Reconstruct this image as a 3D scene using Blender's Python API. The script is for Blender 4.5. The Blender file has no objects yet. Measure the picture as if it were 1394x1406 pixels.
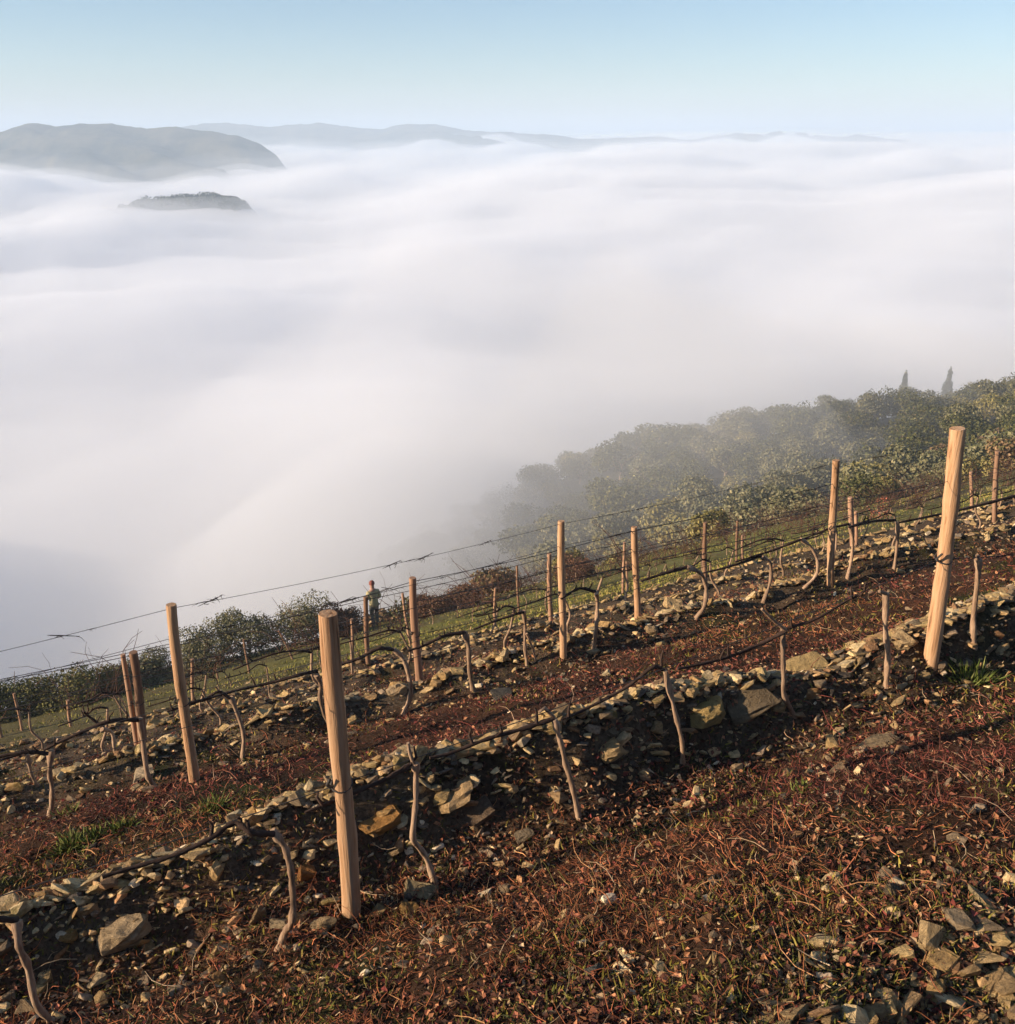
import bpy, bmesh, math, random
import numpy as np
from mathutils import Vector, Matrix
R = math.radians
sc = bpy.context.scene
col = sc.collection
rng = np.random.default_rng(7)
random.seed(7)

# ------------------------------------------------------------------ camera
F, CU, CV = 1300.0, 697.0, 703.0          # focal length and centre, in photograph pixels
PITCH = math.atan((703 - 185) / F)
cp, sp = math.cos(PITCH), math.sin(PITCH)
cd = bpy.data.cameras.new('camera'); cam = bpy.data.objects.new('camera', cd); col.objects.link(cam)
cam.rotation_euler = (math.pi / 2 - PITCH, 0, 0)
cd.sensor_fit = 'HORIZONTAL'; cd.sensor_width = 36; cd.lens = 36 * F / 1394
cd.clip_start = 0.05; cd.clip_end = 40000
sc.camera = cam
# ------------------------------------------------------------------ light
SUN_AZ = math.atan2(-0.96, -0.28)          # towards the sun: from the left, a little behind the camera
SUN_EL = R(17)
w = bpy.data.worlds.new('World'); sc.world = w; w.use_nodes = True
nt = w.node_tree; bg = nt.nodes['Background']
sky = nt.nodes.new('ShaderNodeTexSky'); sky.sky_type = 'NISHITA'; sky.sun_disc = False
sky.sun_elevation = SUN_EL; sky.sun_rotation = SUN_AZ % (2 * math.pi)
sky.air_density = 1.0; sky.dust_density = 0.4; sky.ozone_density = 3.5; sky.altitude = 400
nt.links.new(sky.outputs[0], bg.inputs[0]); bg.inputs[1].default_value = 0.086
sd = bpy.data.lights.new('sun', 'SUN'); sd.energy = 5.0; sd.angle = R(0.5); sd.color = (1.0, 0.80, 0.59)
sun = bpy.data.objects.new('sun', sd); col.objects.link(sun)
sdir = Vector((math.sin(SUN_AZ) * math.cos(SUN_EL), math.cos(SUN_AZ) * math.cos(SUN_EL), math.sin(SUN_EL)))
sun.rotation_euler = (-sdir).to_track_quat('-Z', 'Y').to_euler()
sc.view_settings.view_transform = 'Standard'; sc.view_settings.look = 'None'
sc.view_settings.exposure = 0.85; sc.view_settings.gamma = 1; sc.view_settings.use_curve_mapping = False
sc.cycles.volume_bounces = 10; sc.cycles.max_bounces = 12; sc.cycles.diffuse_bounces = 2
sc.cycles.glossy_bounces = 1; sc.cycles.transparent_max_bounces = 16
sc.cycles.use_adaptive_sampling = True; sc.cycles.adaptive_threshold = 0.02
sc.cycles.use_denoising = True

# ------------------------------------------------------------------ helpers
def pix(u, v, d):
    """point at photograph pixel (u, v), depth d along the optical axis"""
    a, b = (u - CU) / F, (CV - v) / F
    return np.array([a * d, (cp + b * sp) * d, (-sp + b * cp) * d])

def hash2(ix, iy, seed):
    h = (ix * 374761393 + iy * 668265263 + seed * 982451653) & 0xffffffff
    h = ((h ^ (h >> 13)) * 1274126177) & 0xffffffff
    return ((h ^ (h >> 16)) & 0xffffff) / float(0xffffff)

def vnoise(x, y, seed=0):
    x = np.asarray(x, float); y = np.asarray(y, float)
    ix = np.floor(x).astype(np.int64); iy = np.floor(y).astype(np.int64)
    fx = x - ix; fy = y - iy
    fx = fx * fx * fx * (fx * (fx * 6 - 15) + 10); fy = fy * fy * fy * (fy * (fy * 6 - 15) + 10)
    a = hash2(ix, iy, seed); b = hash2(ix + 1, iy, seed); c = hash2(ix, iy + 1, seed); d = hash2(ix + 1, iy + 1, seed)
    return (a + (b - a) * fx) * (1 - fy) + (c + (d - c) * fx) * fy

def fbm(x, y, octaves=4, seed=0, gain=0.5):
    t = 0; amp = 1; tot = 0
    for o in range(octaves):
        t = t + amp * (vnoise(x * 2 ** o + 17.3 * o, y * 2 ** o - 9.1 * o, seed + o) * 2 - 1); tot += amp; amp *= gain
    return t / tot

def sstep(a, b, x):
    t = np.clip((x - a) / (b - a), 0, 1); return t * t * (3 - 2 * t)

def mesh_obj(name, verts, faces, mat=None, parent=None, smooth=True, kind=None, colors=None):
    me = bpy.data.meshes.new(name)
    verts = np.asarray(verts, np.float32); faces = np.asarray(faces, np.int32)
    k = faces.shape[1]
    me.vertices.add(len(verts)); me.vertices.foreach_set('co', verts.ravel())
    me.loops.add(faces.size); me.loops.foreach_set('vertex_index', faces.ravel())
    me.polygons.add(len(faces)); me.polygons.foreach_set('loop_start', np.arange(0, faces.size, k, dtype=np.int32))
    me.polygons.foreach_set('use_smooth', np.full(len(faces), smooth))
    if colors is not None:
        at = me.color_attributes.new('tint', 'FLOAT_COLOR', 'POINT')
        c4 = np.ones((len(verts), 4), np.float32); c4[:, :3] = colors
        at.data.foreach_set('color', c4.ravel())
    me.update(calc_edges=True); me.validate()
    if mat: me.materials.append(mat)
    o = bpy.data.objects.new(name, me); col.objects.link(o)
    if parent: o.parent = parent
    if kind: o['kind'] = kind
    return o

def tag(o, label=None, cat=None, group=None, kind=None):
    if label: o['label'] = label
    if cat: o['category'] = cat
    if group: o['group'] = group
    if kind: o['kind'] = kind
    return o

def new_mat(name):
    m = bpy.data.materials.new(name); m.use_nodes = True
    return m, m.node_tree, m.node_tree.nodes['Principled BSDF']

def flat_mat(name, c, rough=0.9):
    m, t, b = new_mat(name); b.inputs['Base Color'].default_value = (*c, 1); b.inputs['Roughness'].default_value = rough
    b.inputs['Specular IOR Level'].default_value = 0.2
    return m

def vol_mat(name, c, density, aniso=0.0):
    m = bpy.data.materials.new(name); m.use_nodes = True; t = m.node_tree; t.nodes.clear()
    out = t.nodes.new('ShaderNodeOutputMaterial'); v = t.nodes.new('ShaderNodeVolumePrincipled')
    v.inputs['Color'].default_value = (*c, 1); v.inputs['Density'].default_value = density
    v.inputs['Anisotropy'].default_value = aniso
    t.links.new(v.outputs[0], out.inputs['Volume'])
    return m

# ------------------------------------------------------------------ terrain
UX, UY = 0.9025, 0.4307       # along the rows
NX, NY = -0.4307, 0.9025      # down the slope, across the rows
S_EDGE = 29.5
PROF_S = [-60, -30, -3, 0, 1.05, 2.85, 5.95, 8.65, 11.8, 15, 19.3, 24, 27.5, 31, 60]
PROF_Z = [14, 8, -0.5, -1.56, -1.97, -2.74, -4.10, -5.58, -7.33, -9.15, -11.55, -14.15, -15.75, -17.4, -33]
_ps = np.linspace(-60, 60, 2401)
_pz = np.interp(_ps, PROF_S, PROF_Z)
_k = np.exp(-(np.linspace(-1.5, 1.5, 61) / 0.6) ** 2); _k /= _k.sum()
_pz = np.convolve(np.pad(_pz, 30, mode='reflect', reflect_type='odd'), _k, mode='valid')
def st(x, y): return NX * x + NY * y, UX * x + UY * y
def xy(s, t): return NX * s + UX * t, NY * s + UY * t

CTRL = [(1394,700,37,0.5),(1394,640,60,3),(1394,590,90,3.5),(1394,545,125,2),
        (1200,700,50,1),(1200,650,72,3),(1200,600,100,3.5),(1200,556,120,2.2),
        (1000,730,70,3),(1000,680,88,3.5),(1000,630,105,3.5),(1000,598,115,3.2),
        (850,720,85,3.5),(850,660,102,3.5),(850,625,110,4),(790,690,112,3.5)]
CP = [tuple(pix(u, v, d) - np.array([0, 0, h])) for u, v, d, h in CTRL]
CP += [(95,205,-66),(45,180,-62),(5,160,-66),(-40,160,-82),(-40,100,-72),(-12,72,-54),(-30,55,-48),(0,50,-38),
       (170,130,-22),(190,220,-60),(70,60,-12),(100,100,-17),(120,40,-2),(-80,60,-70),(14,62,-34),(5,125,-46)]
CP = np.array(CP)
def _tps(r2): return np.where(r2 > 1e-9, 0.5 * r2 * np.log(r2 + 1e-12), 0)
_n = len(CP)
_A = np.zeros((_n + 3, _n + 3)); _d = ((CP[:, None, :2] - CP[None, :, :2]) ** 2).sum(-1)
_A[:_n, :_n] = _tps(_d) + np.eye(_n) * 40; _A[:_n, _n] = 1; _A[:_n, _n + 1:] = CP[:, :2]; _A[_n:, :_n] = _A[:_n, _n:].T
_w = np.linalg.solve(_A, np.concatenate([CP[:, 2], np.zeros(3)]))
def spur(x, y):
    sh = np.shape(x); x = np.ravel(x); y = np.ravel(y); out = np.empty(len(x))
    for i in range(0, len(x), 50000):
        xs, ys = x[i:i + 50000], y[i:i + 50000]
        d = (xs[:, None] - CP[:, 0]) ** 2 + (ys[:, None] - CP[:, 1]) ** 2
        out[i:i + 50000] = _tps(d) @ _w[:_n] + _w[_n] + _w[_n + 1] * xs + _w[_n + 2] * ys
    return np.clip(out, -110, 20).reshape(sh)

ROWS = [1.05, 2.85, 5.95, 8.65, 11.8, 14.9, 18.0, 21.1, 24.2]
def crest(k, t):
    sk = ROWS[k]; wob = 0.12 * (vnoise(t * 0.55, k * 7.7, 3) - 0.5) + 0.10 * (vnoise(t * 1.7, k * 3.1, 5) - 0.5)
    return sk + (0.40 if k else 0.1) + wob
def bank(s, t):
    """stone banks along the vine rows (the rubble that holds each terrace)"""
    z = 0
    for k, sk in enumerate(ROWS):
        c = crest(k, t)
        h = (0.16, 0.31, 0.15, 0.10, 0.08, 0.06, 0.05, 0.05, 0.05)[k] * (0.6 + 0.7 * vnoise(t * 0.9, k * 5.3, 11))
        d = s - c
        near = np.exp(-(np.minimum(d, 0) / 0.17) ** 2); far = np.exp(-(np.maximum(d, 0) / 0.42) ** 2)
        z = z + h * near * far
        z = z - 0.09 * np.exp(-((s - sk + 0.12) / 0.30) ** 2)
    return z

def ground(x, y, micro=True):
    x = np.asarray(x, float); y = np.asarray(y, float)
    s, t = st(x, y)
    z = np.interp(s, _ps, _pz) + 0.02 * np.clip(t, -60, 60)
    e = S_EDGE + 1.2 * (vnoise(t * 0.15, 0.5, 21) - 0.5)
    over = np.maximum(s - e, 0)
    z = z - 0.10 * over * over / (1 + 0.14 * over)
    z = np.maximum(z, -110)
    p = spur(x, y)
    k = 1.2
    far = sstep(S_EDGE - 3, S_EDGE + 4, s)
    m = np.maximum(z, p) + k * np.log1p(np.exp(-np.abs(z - p) / k)) - 0.0
    z = z + (m - z) * far
    z = np.maximum(z, -112 + 121 * (1 + .05 * fbm(x / 60, y / 45, 3, 57)) * np.exp(-(((x + 252) / 60) ** 2 + ((y - 45) / 120) ** 2)))   # added ridge out of view on the left, shaped to shade the near fog
    if micro:
        vine = 1 - sstep(S_EDGE - 1.0, S_EDGE + 2, s)
        z = z + vine * bank(s, t)
        z = z + 0.05 * fbm(x * 0.9, y * 0.9, 3, 31) + 0.022 * fbm(x * 5, y * 5, 3, 41) + vine * 0.058 * fbm(x * 2.3 + 5, y * 2.3, 2, 45) * (1 - sstep(10, 16, s))
        z = z + (1 - vine) * 0.8 * fbm(x * 0.08, y * 0.08, 3, 51)
    return z

def at(u, v, d0=0.6, d1=200):
    """ground point seen at photograph pixel (u, v)"""
    ds = np.geomspace(d0, d1, 3000); a, b = (u - CU) / F, (CV - v) / F
    x = a * ds; y = (cp + b * sp) * ds; z = (-sp + b * cp) * ds
    g = ground(x, y)
    i = np.argmax(z < g)
    if z[i] >= g[i]: return None
    return np.array([x[i], y[i], g[i]])

def build_ground():
    fine = np.linspace(-52, 52, 640); left = np.linspace(-180, -52, 60)[:-1]; right = np.linspace(52, 180, 60)[1:]
    az = np.radians(np.concatenate([left, fine, right]))
    r = np.concatenate([[0.02, 0.4, 0.9], np.geomspace(1.3, 30, 410), np.geomspace(30, 420, 100)[1:]])
    A, RR = np.meshgrid(az, r)
    x = np.sin(A) * RR; y = np.cos(A) * RR
    z = ground(x, y)
    nr, na = A.shape
    i = np.arange(nr - 1)[:, None] * na + np.arange(na - 1)[None, :]
    f = np.stack([i, i + 1, i + na + 1, i + na], -1).reshape(-1, 4)
    s, t = st(x, y)
    n1 = fbm(x * 1.1, y * 1.1, 4, 81); n2 = fbm(x * 3.7, y * 3.7, 3, 91); n3 = fbm(s * 1.3, t * 0.45, 3, 95)
    def C(*c): return np.array(c)[None, None, :]
    def mix(a, b, k): return a + (b - a) * np.clip(k, 0, 1)[..., None]
    c = mix(C(.055, .030, .018), C(.022, .014, .010), n1 * 1.4 + .4)
    c = mix(c, C(.085, .038, .022), (n2 + n3) * 1.1)
    c = mix(c, C(.050, .050, .018), (n1 - n2) * 0.9 - .15)
    k = 0
    for j, sk in enumerate(ROWS):
        k = np.maximum(k, np.exp(-((s - sk - .42 * (j > 0)) / (.36 if j else .15)) ** 2) * (1.0 if j < 4 else .8))
    c = mix(c, C(.105, .078, .050), k * (.75 + .9 * n2))
    c = mix(c, C(.100, .072, .048), sstep(6.3, 8, s) * (1 - sstep(12.3, 14, s)) * (.45 + n2 + n1))
    strip = sstep(13.0, 15, s) * (1 - sstep(30, 33, s))
    c = mix(c, C(.105, .085, .040), strip * .8)
    c = mix(c, C(.17, .16, .04), strip * (.3 + .7 * sstep(0, 10, t)) * (.55 + 1.3 * fbm(s * .35, t * .12, 3, 99)))
    c = mix(c, C(.055, .050, .030), sstep(30, 34, s))
    return mesh_obj('hillside', np.stack([x, y, z], -1).reshape(-1, 3), f, m_soil, kind='structure', colors=c.reshape(-1, 3))
def tinted(name, rough=.95, spec=.03, nscale=40, lo=.6, hi=1.4, bump=0.0, trans=0.0, rand=0.0):
    """base colour = the 'tint' attribute times fine noise"""
    m, t, b = new_mat(name); L = t.links.new
    at_ = t.nodes.new('ShaderNodeAttribute'); at_.attribute_name = 'tint'
    gm = t.nodes.new('ShaderNodeNewGeometry')
    no = t.nodes.new('ShaderNodeTexNoise'); no.inputs['Scale'].default_value = nscale; no.inputs['Detail'].default_value = 6
    no.inputs['Roughness'].default_value = .7
    L(gm.outputs['Position'], no.inputs['Vector'])
    mr = t.nodes.new('ShaderNodeMapRange'); mr.inputs[1].default_value = .3; mr.inputs[2].default_value = .7
    mr.inputs[3].default_value = lo; mr.inputs[4].default_value = hi; L(no.outputs[0], mr.inputs[0])
    mx = t.nodes.new('ShaderNodeVectorMath'); mx.operation = 'SCALE'; L(at_.outputs['Color'], mx.inputs[0]); L(mr.outputs[0], mx.inputs['Scale'])
    L(mx.outputs[0], b.inputs['Base Color']); b.inputs['Roughness'].default_value = rough; b.inputs['Specular IOR Level'].default_value = spec
    if bump:
        bp = t.nodes.new('ShaderNodeBump'); bp.inputs['Strength'].default_value = 1; bp.inputs['Distance'].default_value = bump
        L(no.outputs[0], bp.inputs['Height']); L(bp.outputs[0], b.inputs['Normal'])
    return m
m_soil = tinted('soil', nscale=55, lo=.35, hi=1.9, bump=.02)
ter = build_ground()

# valley floor out to the horizon (under the fog)
fl = 13000
mesh_obj('valley_floor', [(-fl, -2000, -150), (fl, -2000, -150), (fl, fl, -150), (-fl, fl, -150)], [(0, 1, 2, 3)],
         flat_mat('valley_soil', (0.06, 0.06, 0.04)), kind='structure')

# ------------------------------------------------------------------ far hills
def hill_range(name, prof, d, depth, seed, mat, rough=1.0, du=3):
    """a ridge whose skyline follows (u, v) at distance d; real terrain with front and back slopes"""
    us = np.arange(prof[0][0], prof[-1][0] + 1, du)
    vs = np.interp(us, [p[0] for p in prof], [p[1] for p in prof])
    vs = vs + rough * fbm(us * 0.03, us * 0 + 3, 5, seed, .6)
    top = np.array([pix(u, v, d) for u, v in zip(us, vs)])
    q = np.concatenate([np.linspace(-1, 0, 40), np.linspace(0, 1, 20)[1:]])
    rows = []
    for j, k in enumerate(q):
        yy = top[:, 1] + k * depth + 0.25 * depth * (1 - abs(k)) * 0
        fall = abs(k) ** 1.15
        zz = top[:, 2] - fall * (top[:, 2] + 160)
        n = fbm(top[:, 0] / (0.10 * d) + 5 * k, np.full(len(us), k * depth / (0.10 * d)), 5, seed + 9)
        zz = zz + n * 0.05 * d * np.minimum(abs(k) * 2.2, 1) * (1 - fall * 0.6)
        rows.append(np.stack([top[:, 0] * (yy / top[:, 1]) ** 0.3, yy, zz], -1))
    P = np.array(rows); nr, na = P.shape[:2]
    i = np.arange(nr - 1)[:, None] * na + np.arange(na - 1)[None, :]
    f = np.stack([i, i + 1, i + na + 1, i + na], -1).reshape(-1, 4)
    return mesh_obj(name, P.reshape(-1, 3), f, mat, kind='structure')
def hill_mat():
    m, t, b = new_mat('hill_cover'); L = t.links.new; gm = t.nodes.new('ShaderNodeNewGeometry')
    n = t.nodes.new('ShaderNodeTexNoise'); n.inputs['Scale'].default_value = .02; n.inputs['Detail'].default_value = 8; n.inputs['Roughness'].default_value = .7; L(gm.outputs['Position'], n.inputs['Vector'])
    r = t.nodes.new('ShaderNodeValToRGB'); e = r.color_ramp.elements; e[0].position = .38; e[0].color = (.02, .028, .018, 1); e[1].position = .62; e[1].color = (.14, .12, .07, 1)
    L(n.outputs[0], r.inputs[0]); L(r.outputs[0], b.inputs['Base Color']); b.inputs['Roughness'].default_value = 1; b.inputs['Specular IOR Level'].default_value = 0
    return m
m_hill = hill_mat()
hill_range('near_hill', [(-500,215),(-300,200),(-120,186),(0,180),(50,169),(75,172),(110,168),(150,169),(200,176),(240,174),(290,180),(330,188),(358,198),(380,214),(405,245)], 1250, 420, 3, m_hill, 3.0)
hill_range('far_hill', [(150,190),(260,172),(300,169),(350,173),(400,172),(435,167),(480,175),(525,178),(560,169),(600,172),(650,180),(700,181),(760,186),(830,190),(905,187),(950,192),(1010,184),(1080,188),(1150,188),(1250,192)], 2350, 700, 5, m_hill, 4.0)
hill_range('wooded_hill', [(90,325),(140,300),(160,285),(195,276),(235,271),(300,268),(326,270),(338,280),(360,300),(390,320)], 640, 90, 8, m_hill, 2.0)

# ------------------------------------------------------------------ object helpers
class MB:
    """collects tubes and loose faces; build() links them as one mesh object"""
    def __init__(s): s.v = []; s.f = []
    def tube(s, pts, rad, n=6, cap=True, jit=0.0, seed=0):
        rg = random.Random(seed)
        pts = [Vector(p) for p in pts]; m = len(pts); b0 = len(s.v)
        prev = None
        for i, p in enumerate(pts):
            d = (pts[min(i + 1, m - 1)] - pts[max(i - 1, 0)])
            d = d.normalized() if d.length > 1e-9 else Vector((0, 0, 1))
            if prev is None:
                a = d.cross(Vector((0.31, 0.77, 0.55))).normalized()
            else:
                a = (prev - d * prev.dot(d)).normalized()
            prev = a; b = d.cross(a)
            r = rad[i] if hasattr(rad, '__len__') else rad
            for k in range(n):
                th = 2 * math.pi * k / n
                rr = r * (1 + jit * (rg.random() - .5) * 2)
                s.v.append(p + (a * math.cos(th) + b * math.sin(th)) * rr)
        for i in range(m - 1):
            for k in range(n):
                k2 = (k + 1) % n
                s.f.append((b0 + i * n + k, b0 + i * n + k2, b0 + (i + 1) * n + k2, b0 + (i + 1) * n + k))
        if cap:
            c0 = len(s.v); s.v += s.v[b0:b0 + n]; s.f.append(tuple(c0 + k for k in range(n))[::-1])
            c1 = len(s.v); s.v += s.v[b0 + (m - 1) * n:b0 + m * n]; s.f.append(tuple(c1 + k for k in range(n)))
        return s
    def mesh(s, name, mat, smooth=True):
        me = bpy.data.meshes.new(name); me.from_pydata([tuple(v) for v in s.v], [], s.f)
        me.polygons.foreach_set('use_smooth', [smooth] * len(me.polygons))
        me.materials.append(mat); me.update(); return me
    def build(s, name, mat, parent=None, smooth=True):
        o = bpy.data.objects.new(name, s.mesh(name, mat, smooth)); col.objects.link(o)
        if parent is not None: o.parent = parent
        return o
def link(name, me, parent=None, loc=(0, 0, 0), rot=(0, 0, 0), scale=(1, 1, 1)):
    o = bpy.data.objects.new(name, me); col.objects.link(o)
    o.location = loc; o.rotation_euler = rot; o.scale = scale
    if parent is not None: o.parent = parent
    return o
def empty(name, loc=(0, 0, 0), rz=0):
    o = bpy.data.objects.new(name, None); col.objects.link(o); o.location = loc; o.rotation_euler = (0, 0, rz)
    o.empty_display_size = .1; return o
def copy_tree(o, parent=None):
    c = o.copy(); col.objects.link(c)
    if parent is not None: c.parent = parent
    for ch in list(o.children): copy_tree(ch, c)
    return c
def smooth_path(pts, k=4):
    """Catmull-Rom through the points"""
    P = [np.array(p, float) for p in pts]; P = [2 * P[0] - P[1]] + P + [2 * P[-1] - P[-2]]; out = []
    for i in range(1, len(P) - 2):
        for j in range(k):
            u = j / k; a, b, c, d = P[i - 1:i + 3]
            out.append(.5 * (2 * b + (c - a) * u + (2 * a - 5 * b + 4 * c - d) * u * u + (3 * b - a - 3 * c + d) * u ** 3))
    out.append(P[-2]); return out
def gz(x, y): return float(ground(np.array([x]), np.array([y]))[0])

def mapped_noise(t, scale, vec, detail=5, rough=.6):
    n = t.nodes.new('ShaderNodeTexNoise'); n.inputs['Scale'].default_value = scale; n.inputs['Detail'].default_value = detail
    n.inputs['Roughness'].default_value = rough; t.links.new(vec, n.inputs['Vector']); return n
def ramp(t, fac, stops):
    r = t.nodes.new('ShaderNodeValToRGB'); e = r.color_ramp.elements
    while len(e) < len(stops): e.new(.5)
    for k, (p, c) in enumerate(stops): e[k].position = p; e[k].color = (*c, 1)
    t.links.new(fac, r.inputs[0]); return r
def grain_mat(name, stops, stretch, scale, bump, rough=.85, spec=.15, rnd=.25):
    """fibrous material: noise stretched along local z, tone shifted per object"""
    m, t, b = new_mat(name); L = t.links.new
    tc = t.nodes.new('ShaderNodeTexCoord'); mp = t.nodes.new('ShaderNodeMapping'); mp.inputs['Scale'].default_value = (1, 1, stretch)
    oi = t.nodes.new('ShaderNodeObjectInfo'); L(tc.outputs['Object'], mp.inputs['Vector'])
    ad = t.nodes.new('ShaderNodeVectorMath'); ad.operation = 'ADD'; cm = t.nodes.new('ShaderNodeCombineXYZ')
    ml = t.nodes.new('ShaderNodeMath'); ml.operation = 'MULTIPLY'; ml.inputs[1].default_value = 37; L(oi.outputs['Random'], ml.inputs[0])
    L(ml.outputs[0], cm.inputs[0]); L(mp.outputs[0], ad.inputs[0]); L(cm.outputs[0], ad.inputs[1])
    n = mapped_noise(t, scale, ad.outputs[0], 6, .65)
    n2 = mapped_noise(t, scale * .18, ad.outputs[0], 3, .5)
    mxn = t.nodes.new('ShaderNodeMath'); mxn.operation = 'MULTIPLY_ADD'; mxn.inputs[1].default_value = .6; L(n.outputs[0], mxn.inputs[0])
    m2 = t.nodes.new('ShaderNodeMath'); m2.operation = 'MULTIPLY'; m2.inputs[1].default_value = .4; L(n2.outputs[0], m2.inputs[0]); L(m2.outputs[0], mxn.inputs[2])
    r = ramp(t, mxn.outputs[0], stops)
    hs = t.nodes.new('ShaderNodeMapRange'); hs.inputs[3].default_value = 1 - rnd; hs.inputs[4].default_value = 1 + rnd; L(oi.outputs['Random'], hs.inputs[0])
    sc_ = t.nodes.new('ShaderNodeVectorMath'); sc_.operation = 'SCALE'; L(r.outputs[0], sc_.inputs[0]); L(hs.outputs[0], sc_.inputs['Scale'])
    L(sc_.outputs[0], b.inputs['Base Color']); b.inputs['Roughness'].default_value = rough; b.inputs['Specular IOR Level'].default_value = spec
    bp = t.nodes.new('ShaderNodeBump'); bp.inputs['Distance'].default_value = bump; L(mxn.outputs[0], bp.inputs['Height']); L(bp.outputs[0], b.inputs['Normal'])
    return m
m_post = grain_mat('peeled_wood', [(.35, (.06, .033, .018)), (.405, (.31, .165, .08)), (.48, (.46, .265, .14)), (.58, (.52, .325, .185)), (.70, (.44, .34, .24))], .045, 70, .012, rnd=.12)
m_post_far = grain_mat('weathered_wood', [(.3, (.16, .085, .05)), (.5, (.33, .19, .115)), (.7, (.45, .29, .19))], .06, 55, .004, rnd=.25)
m_bark = grain_mat('vine_bark', [(.3, (.10, .062, .04)), (.5, (.33, .215, .135)), (.7, (.50, .36, .24))], .12, 90, .010, rnd=.2)
m_cane = grain_mat('vine_cane', [(.3, (.05, .026, .018)), (.6, (.12, .06, .04))], .2, 60, .003, rnd=.2)
m_cordon = grain_mat('old_wood', [(.3, (.025, .016, .012)), (.6, (.075, .045, .032))], .2, 60, .004, rnd=.2)
m_wire = flat_mat('wire_steel', (.05, .045, .042), .6)
m_tendril = flat_mat('dry_tendril', (.035, .022, .016), .9)

def stone_mat(name, rust=.3):
    m, t, b = new_mat(name); L = t.links.new
    tc = t.nodes.new('ShaderNodeTexCoord'); oi = t.nodes.new('ShaderNodeObjectInfo'); gm = t.nodes.new('ShaderNodeNewGeometry')
    r = ramp(t, oi.outputs['Random'], [(0, (.17, .125, .08)), (.18, (.38, .25, .11)), (.36, (.53, .375, .17)), (.5, (.28, .185, .10)), (.62, (.42, .26, .105)), (.76, (.58, .44, .24)), (.9, (.23, .165, .10)), (1, (.32, .18, .09))])
    r.color_ramp.interpolation = 'LINEAR'
    mp = t.nodes.new('ShaderNodeMapping'); mp.inputs['Scale'].default_value = (1, 1, 3.2); L(tc.outputs['Object'], mp.inputs['Vector'])
    n = mapped_noise(t, 3.0, mp.outputs[0], 8, .68)
    mr = t.nodes.new('ShaderNodeMapRange'); mr.inputs[1].default_value = .3; mr.inputs[2].default_value = .7; mr.inputs[3].default_value = .5; mr.inputs[4].default_value = 1.6; L(n.outputs[0], mr.inputs[0])
    s_ = t.nodes.new('ShaderNodeVectorMath'); s_.operation = 'SCALE'; L(r.outputs[0], s_.inputs[0]); L(mr.outputs[0], s_.inputs['Scale'])
    n2 = mapped_noise(t, 9, gm.outputs['Position'], 5, .6)
    k = ramp(t, n2.outputs[0], [(.56, (0, 0, 0)), (.68, (1, 1, 1))])
    kk = t.nodes.new('ShaderNodeMath'); kk.operation = 'MULTIPLY'; kk.inputs[1].default_value = .65; L(k.outputs[0], kk.inputs[0])
    mx = t.nodes.new('ShaderNodeMix'); mx.data_type = 'RGBA'; L(kk.outputs[0], mx.inputs[0]); L(s_.outputs[0], mx.inputs[6]); mx.inputs[7].default_value = (.14, .115, .03, 1)
    L(mx.outputs[2], b.inputs['Base Color']); b.inputs['Roughness'].default_value = .95; b.inputs['Specular IOR Level'].default_value = .05
    bp = t.nodes.new('ShaderNodeBump'); bp.inputs['Distance'].default_value = .05; bp.inputs['Strength'].default_value = .8; L(n.outputs[0], bp.inputs['Height']); L(bp.outputs[0], b.inputs['Normal'])
    return m
m_stone = stone_mat('schist')

def hull(seed, npts, flat, boxy=1.0, mat=None, name='stone', bevel=0):
    rg = random.Random(seed); bm = bmesh.new()
    ax = (.5 * rg.uniform(.8, 1.15), .5 * rg.uniform(.5, .8), .5 * flat * rg.uniform(.8, 1.25))
    for _ in range(npts):
        v = Vector((rg.gauss(0, 1), rg.gauss(0, 1), rg.gauss(0, 1))).normalized()
        q = Vector([math.copysign(abs(c) ** boxy, c) for c in v])
        q *= rg.uniform(.82, 1.0)
        bm.verts.new((q.x * ax[0], q.y * ax[1], q.z * ax[2]))
    r = bmesh.ops.convex_hull(bm, input=bm.verts)
    bmesh.ops.delete(bm, geom=[g for g in r['geom_interior'] if isinstance(g, bmesh.types.BMVert)], context='VERTS')
    bmesh.ops.dissolve_limit(bm, angle_limit=.22, verts=bm.verts, edges=bm.edges)
    if bevel:
        bmesh.ops.bevel(bm, geom=list(bm.edges), offset=bevel, segments=1, affect='EDGES')
    bmesh.ops.triangulate(bm, faces=bm.faces)
    me = bpy.data.meshes.new(name); bm.to_mesh(me); bm.free()
    if mat: me.materials.append(mat)
    return me
STONES = [hull(100 + i, 16, rf, bx, m_stone) for i, (rf, bx) in enumerate([(.26, .55), (.18, .55), (.36, .6), (.22, .5), (.45, .6), (.15, .5), (.3, .55), (.42, .6), (.2, .6), (.34, .5), (.24, .5), (.17, .6)])]

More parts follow.
